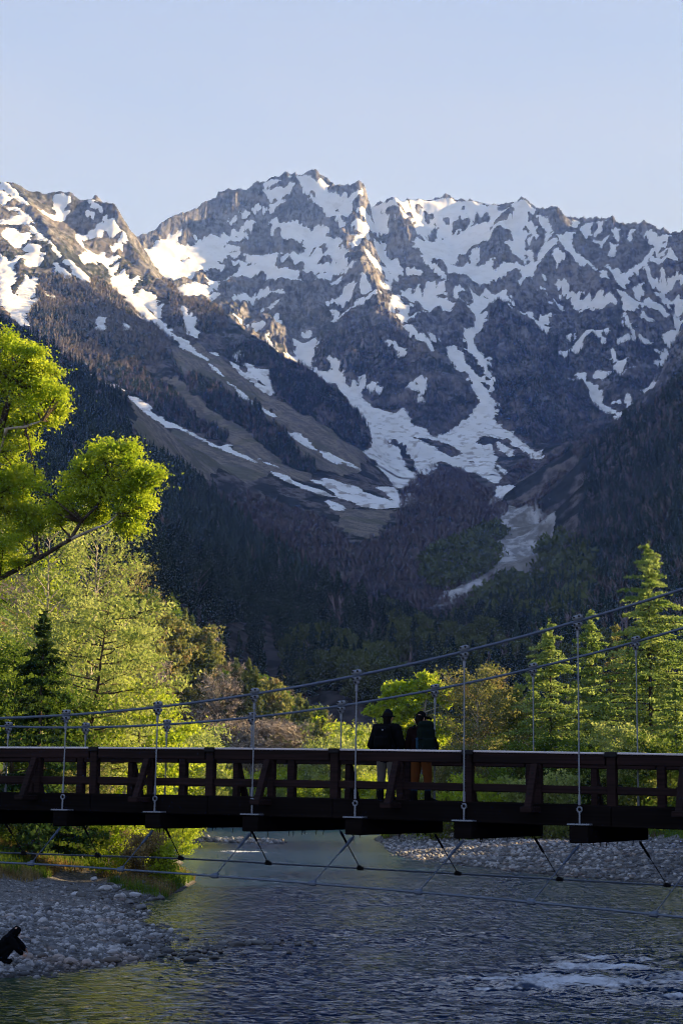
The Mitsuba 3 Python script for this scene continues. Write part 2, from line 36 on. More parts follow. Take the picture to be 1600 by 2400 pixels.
SNOW='-727,3347 -720,3347 -696,3330 -662,3295 -650,3275 -651,3252 -665,3277 -685,3303 -708,3324 -723,3330|-721,3321 -707,3310 -691,3286 -692,3266 -695,3240 -701,3236|-682,3221 -667,3232 -643,3204 -624,3176 -620,3147 -600,3125 -576,3090 -585,3084 -599,3100 -612,3131 -624,3149 -651,3144 -664,3133 -674,3118 -679,3143 -670,3160 -651,3191 -655,3211 -677,3209|-658,3069 -658,3108 -649,3114 -628,3097 -617,3115 -611,3095 -612,3070 -615,3047 -629,3027 -639,3050 -655,3046|-608,3043 -597,3060 -584,3051 -580,3038 -564,3033 -576,3023 -566,3012 -576,2996 -586,2944 -592,2982 -602,3008 -596,3026|-640,2975 -629,2965 -615,2955 -609,2994 -602,3008 -608,2971 -610,2945 -605,2921 -595,2915 -592,2881 -587,2886 -588,2837 -581,2804 -568,2797 -573,2839 -572,2889 -577,2915 -568,2892 -560,2920 -553,2867 -548,2824 -546,2797 -535,2809 -535,2786 -534,2739 -530,2685 -517,2650 -504,2650 -493,2650 -504,2650 -522,2650 -536,2659 -557,2697 -581,2725|-637,3308 -630,3341 -621,3357 -616,3382 -603,3389 -603,3368 -610,3325 -616,3297 -622,3266|-621,3406 -623,3423 -612,3437 -595,3447 -593,3436 -602,3423 -604,3414 -590,3414 -597,3404 -606,3392 -617,3386 -616,3402|-627,3440 -617,3450 -606,3445 -613,3432 -624,3428|-555,3465 -541,3453 -546,3450 -538,3436 -525,3429 -524,3423 -535,3431 -547,3433 -555,3450|-557,3424 -539,3417 -541,3412 -553,3417|-514,3418 -506,3411 -492,3403 -480,3397 -477,3383 -491,3369 -501,3376 -529,3391 -519,3398 -511,3402|-541,3355 -538,3375 -523,3380 -510,3371 -519,3356 -534,3351|-479,3394 -466,3387 -456,3368 -462,3359 -473,3358 -469,3375 -475,3385|-491,3326 -480,3343 -463,3353 -470,3337 -483,3322|-567,3357 -550,3356 -541,3351 -536,3296 -547,3283 -537,3279 -528,3243 -520,3277 -510,3280 -502,3297 -495,3298 -493,3287 -484,3288 -473,3303 -463,3313 -468,3298 -480,3249 -476,3241 -460,3277 -458,3254 -463,3216 -460,3193 -450,3215 -444,3251 -438,3226 -426,3205 -415,3247 -419,3198 -419,3154 -412,3134 -406,3138 -398,3177 -391,3171 -377,3164 -366,3142 -364,3097 -352,3118 -354,3066 -347,3044 -360,3064 -385,3109 -386,3102 -349,3023 -317,2960 -311,2907 -335,2962 -362,3016 -360,2983 -379,3018 -411,3074 -424,3114 -445,3126 -457,3105 -453,3153 -466,3206 -480,3238 -502,3235 -526,3242 -541,3262 -550,3276|-521,3150 -524,3230 -506,3247 -501,3204 -512,3136|-547,3014 -527,2984 -502,2946 -502,2938 -524,2966 -542,2999|-528,3027 -513,3041 -504,3000 -486,2979 -471,2969 -462,2915 -480,2925 -498,2960 -515,2996|-570,3095 -559,3070 -539,3045 -536,3038 -553,3052 -566,3072|-528,2860 -513,2850 -514,2836 -526,2837|-422,2784 -410,2787 -412,2756 -404,2703 -412,2706 -419,2739|-382,2788 -361,2781 -358,2767 -369,2756|-139,4489 -127,4496 -115,4490 -99,4471 -80,4462 -68,4477 -46,4467 -52,4442 -21,4416 -12,4398 -11,4325 -32,4337 -62,4372 -83,4384 -103,4422 -125,4453|-231,4437 -207,4444 -144,4459 -152,4441 -172,4431 -197,4434 -211,4422 -227,4432|-229,4458 -215,4469 -190,4467 -208,4455 -210,4450 -229,4453|-184,4479 -157,4489 -154,4490 -163,4484|-204,4408 -187,4418 -181,4426 -165,4400 -183,4413 -213,4399|-242,4391 -228,4397 -244,4377 -254,4369|-287,4348 -273,4362 -266,4364 -275,4354 -288,4346|-314,4321 -301,4337 -295,4338 -303,4327|-454,4218 -444,4228 -433,4243 -441,4225 -446,4199 -416,4211 -392,4230 -393,4244 -408,4246 -379,4248 -369,4264 -359,4272 -330,4278 -330,4290 -305,4297 -298,4311 -286,4311 -271,4335 -253,4344 -256,4335 -278,4315 -296,4293 -312,4275 -324,4247 -313,4255 -311,4263 -281,4254 -305,4233 -278,4247 -288,4229 -319,4224 -315,4216 -336,4190 -321,4183 -347,4164 -366,4124 -386,4075 -384,4055 -402,4021 -430,3973 -462,4012 -497,4066 -519,4104 -505,4126 -484,4179|-303,4276 -288,4299 -269,4314 -270,4296 -280,4278 -297,4274|-292,4212 -281,4219 -251,4199 -233,4189 -250,4220 -262,4235 -239,4234 -225,4227 -213,4226 -206,4243 -201,4221 -169,4201 -181,4172 -183,4144 -168,4121 -139,4119 -115,4124 -119,4092 -107,4061 -143,4069 -162,4075 -196,4081 -197,4102 -216,4138 -229,4124 -246,4127 -234,4118 -250,4113 -275,4106 -279,4123 -294,4106 -313,4066 -316,4099 -305,4097 -291,4128 -276,4164 -271,4197 -288,4201|-201,4365 -190,4364 -179,4343 -147,4332 -141,4337 -120,4327 -90,4320 -81,4325 -48,4307 -54,4282 -25,4270 -10,4230 -10,4213 -24,4220 -10,4197 -9,4111 -39,4122 -56,4119 -73,4123 -101,4123 -112,4124 -100,4159 -105,4172 -133,4172 -140,4186 -165,4184 -158,4203 -149,4199 -135,4217 -129,4206 -104,4222 -113,4235 -91,4257 -108,4263 -112,4290 -132,4281 -150,4272 -171,4285 -169,4317 -182,4329 -196,4327|-347,4073 -321,4088 -320,4047 -325,4011 -336,4013|-407,3913 -395,3948 -374,4011 -333,4014 -329,4000 -336,3926 -368,3896 -391,3889|-334,3929 -322,3983 -311,3982 -325,3920|-280,3933 -265,3973 -246,4006 -232,4004 -235,3970 -242,3952 -263,3950|-224,4007 -213,4048 -196,4047 -179,4020 -162,4019 -147,3994 -158,3994 -167,4009 -191,4010 -209,4025|-204,3903 -177,3935 -156,3951 -168,3930 -189,3915|-170,3853 -161,3885 -154,3852 -151,3843 -167,3799 -166,3831|-219,3776 -192,3791 -200,3753 -213,3718 -201,3722 -206,3683 -218,3722 -208,3756|-261,3788 -243,3783 -241,3760 -249,3744|-314,3098 -304,3093 -299,3054 -289,3075 -289,3054 -279,3056 -278,3009 -270,2991 -268,2948 -283,2960 -298,3018|-72,4108 -33,4119 -39,4090 -55,4064 -71,4048|-44,3955 -34,3970 -8,3978 -7,3953 -31,3966|-30,3921 -14,3914 -19,3890 -22,3867 -27,3901|-101,3826 -83,3843 -77,3821 -95,3808|-35,4060 -9,4096 -9,4065 -30,4052|-13,4415 -4,4413 5,4401 35,4412 48,4426 32,4399 14,4395 18,4375 3,4357 -12,4336|15,4315 33,4328 69,4337 56,4305 68,4297 47,4289 27,4294|33,4368 51,4387 78,4401 87,4391 69,4337 60,4353 42,4355|18,4273 30,4273 50,4289 47,4264 24,4193 13,4203 27,4235 27,4264|73,4466 88,4460 103,4457 130,4439 133,4453 124,4454 145,4452 169,4520 178,4507 180,4485 195,4477 183,4475 167,4457 148,4439 144,4415 163,4416 176,4442 156,4387 132,4417 118,4430 97,4444 97,4431 117,4406 111,4389 117,4371 102,4383 87,4407 73,4431|77,4311 102,4347 98,4323 112,4281 123,4262 138,4258 142,4221 150,4206 147,4182 132,4157 120,4153 112,4171 87,4212 86,4299|47,4140 58,4186 73,4177 87,4163 112,4171 120,4145 102,4101 112,4162 83,4128 72,4124|179,4524 185,4538 211,4554 224,4560 253,4579 307,4590 331,4583 356,4579 389,4567 410,4556 438,4521 432,4526 425,4489 443,4454 452,4451 432,4431 399,4404 401,4395 439,4409 460,4419 459,4403 436,4354 427,4377 412,4375 388,4373 347,4386 316,4370 280,4269 305,4290 338,4312 346,4377 362,4355 344,4272 365,4251 393,4269 387,4235 387,4201 420,4227 439,4218 436,4190 407,4173 381,4167 363,4131 348,4115 321,4132 338,4158 301,4155 291,4180 268,4166 264,4203 249,4242 226,4242 203,4237 198,4257 187,4275 179,4296 195,4320 212,4319 202,4353 191,4370 195,4405 182,4369 179,4381 198,4469 193,4497 184,4506|200,4236 226,4242 221,4200 239,4165 258,4144 238,4141 231,4166 215,4186|162,4206 184,4185 200,4172 199,4155 177,4164 164,4177|238,4141 255,4144 250,4104 240,4126|143,4059 163,4094 173,4066 188,4096 195,4050 214,4108 225,4099 229,4069 240,4086 254,4081 248,4033 224,4028 252,4004 256,3982 273,3948 257,3914 246,3898 241,3914 234,3965 217,3950 193,3907 189,3935 209,3960 196,3971 182,4005 164,3970 155,4012 137,3973|118,3960 135,4000 137,3950 149,3919 164,3959 150,3887 149,3854 182,3898 148,3816 136,3767 122,3814 134,3863 127,3898 118,3854 111,3889|95,4038 119,4099 115,4050 120,4029 108,4002|35,3957 43,4007 56,3978 64,3950 61,3922 48,3933|0,4006 8,4012 27,3987 22,3969 8,3955 -7,3949 -8,3978|-9,4106 5,4106 24,4086 27,4075 -1,4097|-2,3894 22,3886 32,3916 48,3910 85,3934 79,3904 56,3899 40,3887 45,3886 22,3875 -7,3871|-10,4209 7,4179 10,4154 -4,4152 7,4133 7,4114 -9,4120|273,4034 291,4051 306,4033 283,4021 279,4007 290,3968 301,3966 316,3992 322,4034 319,4067 349,4065 374,4039 395,4001 406,3950 391,3984 379,3973 350,3984 334,3979 343,3966 325,3934 345,3929 334,3882 310,3815 299,3777 283,3771 290,3826 311,3857 319,3893 310,3922 294,3944 274,4003|144,3771 155,3751 169,3712 189,3720 173,3690 154,3712 140,3731|204,3797 214,3799 215,3767 200,3739|439,4324 449,4312 445,4293 435,4317|350,4072 360,4091 376,4057 406,4060 409,4010 413,3969 395,4001 374,4039|466,4470 485,4452 508,4442 517,4436 525,4414 517,4409 505,4415 500,4395 493,4392 505,4389 517,4365 517,4316 521,4299 500,4318 490,4311 490,4289 499,4266 492,4252 490,4210 491,4177 502,4172 502,4195 517,4222 540,4290 552,4291 543,4266 532,4249 563,4240 553,4210 537,4199 514,4179 498,4159 475,4132 457,4097 445,4082 461,4135 454,4174 437,4195 439,4218 455,4208 468,4172 470,4217 450,4265 447,4293|529,4392 544,4390 551,4347 552,4316 545,4305 544,4342 533,4375|562,4260 575,4270 586,4264 592,4284 612,4283 600,4247 596,4213 609,4185 628,4161 651,4113 646,4118 627,4154 616,4137 606,4144 587,4173 573,4194 567,4228|541,4183 556,4191 569,4166 552,4142 544,4163|608,4316 624,4365 640,4372 624,4327 608,4303|641,4337 658,4352 676,4333 661,4318 659,4303 645,4291 641,4312|675,4290 679,4317 701,4305 693,4297 681,4293|661,4276 675,4256 703,4253 689,4237 675,4224 669,4240|683,4167 697,4216 709,4203 700,4182 687,4158|715,4272 724,4264 721,4239 726,4227 715,4220 707,4239 713,4244|743,4201 752,4231 760,4236 754,4213|785,4194 802,4207 813,4175 841,4163 840,4155 820,4157 821,4146 831,4140 824,4136 804,4136 788,4124 765,4095 762,4078 739,4075 711,4025 688,3975 679,3970 675,3994 671,4051 667,4124 673,4124 676,4078 693,4083 694,4055 712,4061 737,4079 749,4097 776,4122 801,4145 803,4156 794,4170|777,4100 790,4120 806,4090 824,4095 830,4112 831,4088 840,4055 832,4041 823,4078 801,4058|805,4126 826,4118 812,4104|753,4075 767,4061 765,4038 780,4020 800,3998 801,3991 787,3998 769,4016 756,4036|789,4033 802,4029 802,4016 799,4004 795,4010 792,4023|806,4001 817,4002 821,3983 810,3995|825,4011 831,3953 829,3944 826,3991|721,3992 734,4007 749,4014 735,3995 738,3971 725,3957 717,3971|671,3956 686,3952 697,3940 716,3938 727,3930 739,3946 762,3928 768,3896 770,3880 785,3861 791,3807 791,3774 783,3816 778,3842 766,3870 745,3896 732,3901 720,3891 712,3903 694,3864 683,3877 675,3917|772,3977 785,3989 786,3959 792,3934 784,3884 777,3886 778,3946|804,3929 815,3881 809,3852 802,3869|538,4099 557,4097 561,4091 562,4073 580,4046 591,4048 592,4039 585,4030 592,4019 606,4020 605,3995 624,3978 628,3989 637,3979 637,3962 653,3958 662,3921 642,3930 628,3924 613,3946 599,3975 580,3939 584,3968 568,4025 571,4041 561,4068 552,4066 549,4083|644,4085 662,4047 653,4038 658,4006 646,4033|524,4047 543,4039 540,4021 522,4028|496,4068 509,4069 505,4059|499,4121 513,4113 508,4106|444,3960 459,3955 464,3931 472,3929 477,3944 509,3967 494,3935 478,3914 496,3888 488,3871 469,3858 469,3901 452,3916 439,3937 418,3944 410,3947 429,3949|542,3789 554,3801 581,3809 589,3793 621,3788 621,3772 600,3771 600,3739 593,3758 583,3791 572,3788 547,3775|633,3753 673,3767 658,3739 637,3735|672,3871 675,3844 677,3800 671,3769 667,3789 669,3843|713,3855 722,3872 723,3852 738,3848 718,3826|749,3779 766,3788 793,3780 778,3759 764,3729 742,3745|522,3814 541,3835 535,3815|689,3771 702,3761 712,3745 689,3745|-310,2920 -294,2910 -274,2877 -259,2835 -243,2808 -232,2792 -234,2771 -249,2790 -267,2817 -290,2878|-231,2766 -215,2747 -201,2720 -213,2728|-198,2704 -184,2686 -168,2667 -148,2635 -127,2601 -104,2556 -107,2545 -123,2560 -138,2582 -157,2600 -167,2628 -175,2660|-85,2342 -77,2473 -66,2481 -53,2452 -37,2411 -50,2364 -65,2344 -76,2336|-32,2403 -20,2412 -1,2409 -1,2380 -13,2348 -26,2374|-234,2222 -228,2219 -208,2183 -182,2140 -158,2110 -147,2131 -141,2094 -124,2086 -105,2041 -110,2028 -131,2068 -149,2086 -173,2123 -198,2159 -223,2206|-86,1974 -68,1972 -58,1942 -41,1924 -22,1910 -11,1894 -21,1889 -40,1902 -54,1923 -66,1942 -77,1951|-114,2100 -98,2060 -83,2038 -70,2020 -85,2028 -99,2054|-40,2003 -24,1990 -21,2046 -1,2017 0,1889 -6,1915 -17,1955 -32,1977|-17,1846 -6,1841 0,1826 0,1767 -8,1772 -11,1799|-199,2849 -188,2840 -182,2806 -168,2793 -163,2808 -175,2875 -163,2873 -158,2840 -146,2848 -133,2841 -133,2811 -126,2789 -133,2773 -147,2785 -149,2763 -138,2758 -124,2779 -115,2787 -114,2741 -131,2731 -147,2736 -157,2766 -171,2782 -189,2797|-180,3707 -172,3712 -172,3651 -158,3611 -137,3600 -120,3651 -105,3691 -108,3749 -117,3778 -94,3776 -72,3803 -66,3768 -72,3714 -69,3683 -77,3631 -55,3599 -37,3579 -23,3591 -36,3651 -14,3637 -11,3587 -4,3568 -3,3392 -24,3478 -43,3498 -60,3511 -78,3547 -102,3559 -120,3579 -134,3586 -159,3611 -176,3629|-235,2870 -228,2877 -220,2846 -225,2841|-193,2905 -183,2928 -183,2880|-391,2460 -378,2448 -357,2420 -340,2396 -345,2382 -362,2416 -376,2435|-311,2361 -300,2348 -277,2308 -271,2279 -254,2255 -234,2222 -229,2179 -247,2219 -267,2260 -280,2271 -292,2300|-221,1700 -206,1700 -197,1700 -178,1700 -181,1700 -194,1700 -204,1700 -211,1700 -218,1700|-346,2420 -335,2414 -322,2392 -339,2401|-414,2529 -403,2520 -391,2507 -401,2504|-4,3562 5,3519 15,3506 22,3531 27,3515 38,3514 41,3563 46,3546 48,3511 67,3511 80,3488 80,3459 66,3466 48,3491 36,3482 31,3456 51,3405 70,3334 90,3322 107,3302 122,3334 129,3302 135,3269 131,3242 156,3202 180,3142 187,3157 206,3197 238,3278 275,3355 278,3395 288,3410 281,3485 274,3555 251,3627 237,3677 240,3760 249,3749 266,3706 275,3663 274,3645 288,3573 300,3546 310,3559 309,3624 299,3677 287,3714 287,3791 301,3797 306,3739 315,3722 318,3675 334,3698 324,3663 328,3643 317,3610 322,3579 309,3539 320,3535 333,3571 323,3517 312,3466 308,3446 318,3410 316,3370 301,3294 314,3234 327,3147 316,3041 307,3094 289,3077 268,3125 254,3081 248,3054 275,3038 274,2977 273,2909 260,2851 259,2793 238,2470 224,2382 223,2590 220,2712 205,2717 195,2862 181,2896 168,2901 160,2814 148,2705 137,2659 129,2715 124,2817 127,3025 121,3033 126,3045 113,3073 91,3093 88,3073 108,3051 103,2849 107,2717 122,2696 116,2598 109,2620 113,2438 109,2398 94,2380 82,2398 71,2513 58,2545 56,2620 44,2614 34,2640 49,2723 52,3104 45,3208 30,3294 15,3302 -3,3328|0,2004 10,2009 19,1998 27,1969 42,1948 56,1892 74,1890 69,1863 55,1842 42,1830 30,1834 16,1862 0,1898|46,2041 64,2078 66,1993 74,1995 86,2028 93,2007 76,1910 63,1895 59,1977 53,2003|-1,2409 15,2411 28,2398 9,2387|-2,2580 12,2612 37,2644 44,2598 24,2569|223,2326 201,1940 191,1935 176,1907 170,1866 161,1871 175,1919 188,1990|136,3478 146,3496 160,3494 158,3514 168,3515 177,3493 170,3461 162,3427 167,3466 147,3459 140,3451|101,3703 118,3688 130,3663 142,3643 132,3642 118,3667|165,3680 189,3720 195,3688 206,3661 194,3661 177,3675|288,3049 310,2987 303,2925 293,2992|268,2859 269,2717 260,2574 267,2781|325,3134 334,3118 334,3028 342,2957 351,2883 343,2837 334,2858 333,2924 323,3000 314,3023|509,3616 521,3616 525,3641 532,3625 538,3631 535,3611 542,3567 548,3556 549,3534 558,3517 551,3473 558,3429 564,3374 550,3175 534,3156 531,3166 552,3326 544,3373 534,3442 533,3520 526,3571|555,3608 565,3629 582,3603 604,3602 594,3589 594,3558 581,3554 564,3581|613,3714 619,3703 615,3666 621,3646 641,3646 631,3619 621,3605 610,3577 609,3616 612,3662|599,3456 606,3443 605,3421 607,3399 598,3395 613,3354 624,3378 646,3481 641,3382 647,3312 633,3307 615,3331 578,3213 565,3197 593,3393|697,3653 716,3657 725,3698 714,3728 729,3703 743,3711 744,3741 697,3369 744,3692 680,3389 668,3374 700,3601 695,3608|501,3771 514,3771 541,3783 550,3774 528,3767 505,3746|573,3460 585,3454 585,3412 577,3447|622,3593 636,3592 630,3572 622,3581|238,2300 273,2521 238,2300'
HOLES='-94,4437 -82,4427 -84,4405 -97,4424|-55,4445 -25,4448 -33,4432 -52,4432|-32,4384 -21,4386 -17,4375 -32,4379|-432,4132 -414,4145 -397,4176 -404,4156 -421,4132|-70,4234 -53,4251 -47,4212 -58,4195 -67,4212|-77,4166 -57,4184 -38,4193 -20,4161 -43,4165 -65,4155|-101,4208 -79,4242 -75,4224 -95,4203|185,4538 201,4544 211,4554 201,4545|194,4517 207,4535 218,4530 209,4504 196,4497|212,4508 225,4526 234,4514 250,4523 249,4502 232,4481 220,4489|217,4361 243,4444 251,4479 259,4473 257,4427 244,4356 228,4341|267,4504 290,4518 294,4486 279,4452 268,4405 261,4414 287,4470 273,4494|293,4475 324,4518 328,4496 343,4497 343,4532 353,4504 351,4475 330,4445 306,4441 322,4458 294,4446|356,4498 373,4526 375,4503 401,4520 409,4473 397,4445 380,4463 350,4466|329,4557 341,4553 340,4536 328,4543|377,4565 415,4547 400,4544|433,4531 446,4511 467,4477 444,4464 428,4484|486,4379 496,4386 503,4362 498,4353|476,4289 483,4328 498,4353 509,4319 491,4323 499,4261 481,4281|463,4443 472,4433 461,4424|469,4414 477,4409 473,4401|475,4269 494,4255 482,4239 488,4193 471,4175|513,4273 537,4312 542,4301 521,4275 511,4245|126,3155 144,3144 174,3104 193,3080 220,3035 221,2982 198,2945 173,3013 142,3099|299,3533 315,3503 311,3486 297,3507|73,3112 81,3104 92,3073 86,3070|95,3083 113,3070 127,3030 127,2758 118,2723 108,2747 111,3035 106,3062|220,2920 238,2901 234,2881 220,2893|250,3083 259,3089 276,3046 259,3033 250,3049'
ZONES={'band2': '-287,2694 -244,2485 -217,2626 -174,2405 -149,2367 -116,2323 -103,2267 -83,2308 -69,2221 -57,2163 -35,2160 -35,2073 -54,2060 -81,2114 -103,2138 -134,2240 -168,2296 -199,2327 -230,2435 -257,2517', 'band1': '-219,2862 -196,2942 -148,3010 -117,2961 -82,2936 -39,2879 -8,2852 32,3271 47,2772 42,2711 22,2617 -2,2614 -32,2682 -81,2687 -104,2679 -118,2737 -131,2845 -164,2874 -189,2854', 'band3': '-258,2437 -224,2313 -201,2265 -173,2238 -152,2179 -153,2138 -178,2143 -204,2194 -235,2228 -275,2310 -309,2367 -343,2422 -321,2512 -281,2466', 'lit': '-559,2915 -536,2946 -464,2902 -464,2964 -447,3128 -411,3068 -358,2985 -311,2907 -294,2754 -292,2553 -314,2526 -353,2449 -391,2458 -439,2519 -473,2555 -527,2680 -536,2811', 'litb': '-396,3461 -323,3191 -269,3152 -225,3106 -217,3044 -262,2975 -288,2932 -313,3010 -333,3083', 'scree': '-294,2754 -262,2903 -220,2825 -143,2726 -86,2665 -32,2682 -2,2597 21,2599 39,2640 37,2476 -1,2199 -32,2153 -57,2163 -69,2221 -83,2308 -103,2267 -116,2323 -149,2367 -174,2405 -217,2626 -244,2485', 'screeb': '-264,2486 -257,2517 -230,2435 -199,2327 -168,2296 -134,2240 -103,2138 -81,2114 -54,2060 -35,2073 -42,1958 -68,1973 -85,1973 -105,2041 -141,2094 -147,2131 -152,2179 -173,2238 -201,2265 -224,2313', 'screec': '-214,1604 -229,2179 -210,2175 -161,2109 -114,2041 -83,1961 -105,1879 -131,1733 -154,1607 -163,1558 -171,1500 -199,1531 -202,1577', 'screed': '0,1774 12,1811 30,1810 61,1837 52,1787 38,1626 26,1546 11,1585 -3,1650', 'riverbed': '193,1930 190,1811 198,1813 192,1684 198,1655 182,1477 168,1421 151,1253 143,1252 125,1267 114,1254 94,1173 76,1150 78,1187 92,1220 118,1301 135,1414 140,1505 157,1567 160,1639 158,1691 175,1733', 'green': '87,1461 112,1537 151,1660 161,1605 142,1504 141,1413 120,1319 97,1244 74,1191 61,1240 68,1367', 'greenb': '142,1249 176,1450 193,1431 162,1080 127,821 101,712 89,766 72,844 87,1118 124,1256', 'fan': '-147,1563 -106,1691 -72,1720 -17,1697 12,1437 52,1658 104,2522 204,2817 180,1932 190,1838 260,1887 211,1663 183,1474 149,1255 106,1168 83,1061 66,1062 31,1167 -20,993 -63,1212 -96,1231', 'fanb': '101,2607 155,2860 201,2674 194,2141 257,2544 245,1930 342,2932 284,2742 199,2131 169,1923 73,1881', 'faceA': '-7,3850 85,3856 131,3717 193,3583 250,3326 199,3210 115,3222 85,3355 -4,3577 -81,3618 -46,3800', 'faceB': '372,3987 407,3910 489,3758 515,3592 535,3425 524,3096 461,3062 350,3000 322,3265 321,3540 313,3663 298,3715', 'faceC': '404,3888 752,3779 675,3225 607,3426 536,3674 441,3764', 'leftslope': '-468,1750 -298,1700 -213,1600 -182,1430 -110,1235 -41,1000 -8,840 27,660 20,560 10,470 -20,440 -90,430 -200,480 -330,700 -420,1300', 'rightslope': '575,1350 468,1403 363,1465 297,1600 302,1750 297,1900 287,2050 253,2150 270,1950 250,1650 190,1350 120,1050 70,800 60,620 120,560 200,600 330,1000 520,1300'}
CTRL = np.array([tuple(map(float, q.split(','))) for q in CTRL.split()])
poly = lambda s: np.array([tuple(map(float, q.split(','))) for q in s.split()])
SNOW = [poly(s) for s in SNOW.split('|')]
HOLES = [poly(s) for s in HOLES.split('|')]
ZONES = {k: poly(v) for k, v in ZONES.items()}
surveyed = LinearNDInterpolator(CTRL[:, :2], CTRL[:, 2])


def inside(P, x, y):
    """even-odd test of points against one outline"""
    c = np.zeros(x.shape, bool)
    n = len(P)
    for i in range(n):
        (xa, ya), (xb, yb) = P[i], P[(i + 1) % n]
        if ya == yb: continue
        m = (ya > y) != (yb > y)
        c ^= m & (x < (xb - xa) * (y - ya) / (yb - ya) + xa)
    return c


def covered(polys, x, y):
    out = np.zeros(x.shape, bool)
    for P in polys:
        lo, hi = P.min(0), P.max(0)
        m = (x >= lo[0]) & (x <= hi[0]) & (y >= lo[1]) & (y <= hi[1])
        if m.any():
            out[m] |= inside(P, x[m], y[m])
    return out


def N2(x, y, s, o=4, seed=0):
    return meshkit.fbm(np.stack([x / s, y / s, np.zeros_like(x) + seed * 7.3], -1), o, seed)


def ridged(x, y, s, o=4, seed=0):
    v, a, t = 0, .5, 0
    for k in range(o):
        v = v + a * (1 - np.abs(2 * meshkit.noise(np.stack([x / s * 2**k, y / s * 2**k, np.zeros_like(x) + seed + 3.1 * k], -1), seed + k) - 1)); t += a; a *= .5
    return v / t


def grid_faces(ny, nx, keep=None):
    i = np.arange(ny * nx).reshape(ny, nx)
    a, b, c, d = i[:-1, :-1], i[:-1, 1:], i[1:, 1:], i[1:, :-1]
    f = np.stack([np.stack([a, b, c], -1), np.stack([a, c, d], -1)], 2)
    if keep is not None:
        k = keep[:-1, :-1] | keep[:-1, 1:] | keep[1:, 1:] | keep[1:, :-1]
        f = f[k]
    return f.reshape(-1, 3)


class Land:
    def __init__(s, x0, x1, y0, y1, dx, blur):
        s.x0, s.y0, s.dx = x0, y0, dx
        s.X, s.Y = np.meshgrid(np.arange(x0, x1 + dx * .5, dx), np.arange(y0, y1 + dx * .5, dx))
        h = surveyed(s.X, s.Y)
        h = np.where(np.isnan(h), 0, h)
        s.base = gaussian_filter(h, blur / dx)
        s.h = s.base.copy()

    def at(s, x, y, a=None):
        return map_coordinates(s.h if a is None else a, [(np.asarray(y) - s.y0) / s.dx, (np.asarray(x) - s.x0) / s.dx], order=1, mode='nearest')

    def mesh(s, h=None, keep=None):
        h = s.h if h is None else h
        v = np.stack([s.X, s.Y, h], -1).reshape(-1, 3)
        f = grid_faces(*s.X.shape, keep)
        if keep is not None:
            used = np.unique(f); m = np.full(len(v), -1); m[used] = np.arange(len(used)); v, f = v[used], m[f]
        return v, f


def bsdf(name, d):
    scene['m_' + name] = d


def ply(mesh, m, smooth=False, **k):
    return mikit.ply(mesh, 'm_' + m, smooth=smooth, **k)


def tag(key, label, cat=None, group=None, kind=None):
    labels[key] = {k: v for k, v in (('label', label), ('category', cat), ('group', group), ('kind', kind)) if v}


fineN = lambda x, y: N2(x, y, 11, 2, 51) - .5


# ---- rock relief: ribs run down the fall line, gullies hold the snow
def relief(L, snowmask):
    x, y = L.X, L.Y
    wx, wy = x + 30 * (N2(x, y, 90, 3, 5) - .5), y + 30 * (N2(x, y, 90, 3, 6) - .5)
    u, v = wx * .83 + wy * .55, wx * .55 - wy * .83        # the left mountain falls to the right and towards us
    rm = ridged(wx / 1.0, wy / 2.6, 110, 5, 2)
    rl = ridged(u / 1.0, v / 2.6, 100, 5, 9)
    left = 1 / (1 + np.exp(-(CRESTX(y) + 60 - x) / 40))
    r = rm * (1 - left) + rl * left
    fine = ridged(wx, wy / 2.8, 32, 4, 4)
    strata = ridged(x * .35 + L.base * .9 + y * .25, y * .15, 46, 3, 8)
    gy_, gx_ = np.gradient(gaussian_filter(L.base, 14 / L.dx), L.dx)
    steep = np.clip((np.hypot(gx_, gy_) - .30) / .30, 0, 1)
    high = np.clip((L.base - 330) / 300, 0, 1) * (.06 + .94 * steep * steep * (3 - 2 * steep))
    crag = ridged(x + 6 * fineN(x, y), y * .45, 15, 3, 14)
    rock = high * (56 * (r - .6) + 32 * (fine - .6) + 6 * (strata - .6) + 15 * (crag - .6))
    rock = rock * (1 - .55 * left) + (1 - high) * 3 * (N2(x, y, 40, 4, 3) - .5)
    d_out = distance_transform_edt(~snowmask) * L.dx
    d_in = distance_transform_edt(snowmask) * L.dx
    bulge = 9 * np.tanh(d_out / 30.) * high - 3 * np.tanh(d_in / 30.)
    soft = gaussian_filter(snowmask.astype(float), 9 / L.dx)
    return rock * (1 - .72 * soft) + bulge * (1 - .4 * left), d_out, d_in


_c = np.array([(-430, 3420), (-300, 3400), (-210, 3280), (-170, 3200), (-110, 3150), (-60, 3080), (-20, 3010), (10, 2900), (45, 2760), (60, 2680), (-20, 2300), (-200, 1800)], float)[::-1]
CRESTX = lambda y: np.interp(y, _c[:, 1], _c[:, 0])



def snow_lines(L):
    """signed distance (m) to the snow outlines, positive on snow, on a grid twice as fine as the land"""
    n_, m_ = L.X.shape
    x, y = np.meshgrid(np.linspace(L.X[0, 0], L.X[0, -1], 2 * m_ - 1), np.linspace(L.Y[0, 0], L.Y[-1, 0], 2 * n_ - 1))
    wx = x + 8 * (N2(x, y * .5, 12, 4, 11) - .5) + 6 * (N2(x, y, 5, 2, 13) - .5)
    wy = y + 18 * (N2(x, y, 13, 4, 12) - .5)
    m = covered(SNOW, wx, wy) & ~covered(HOLES, wx, wy)
    s_ = (distance_transform_edt(m) - distance_transform_edt(~m)) * L.dx * .5
    return s_[::2, ::2]


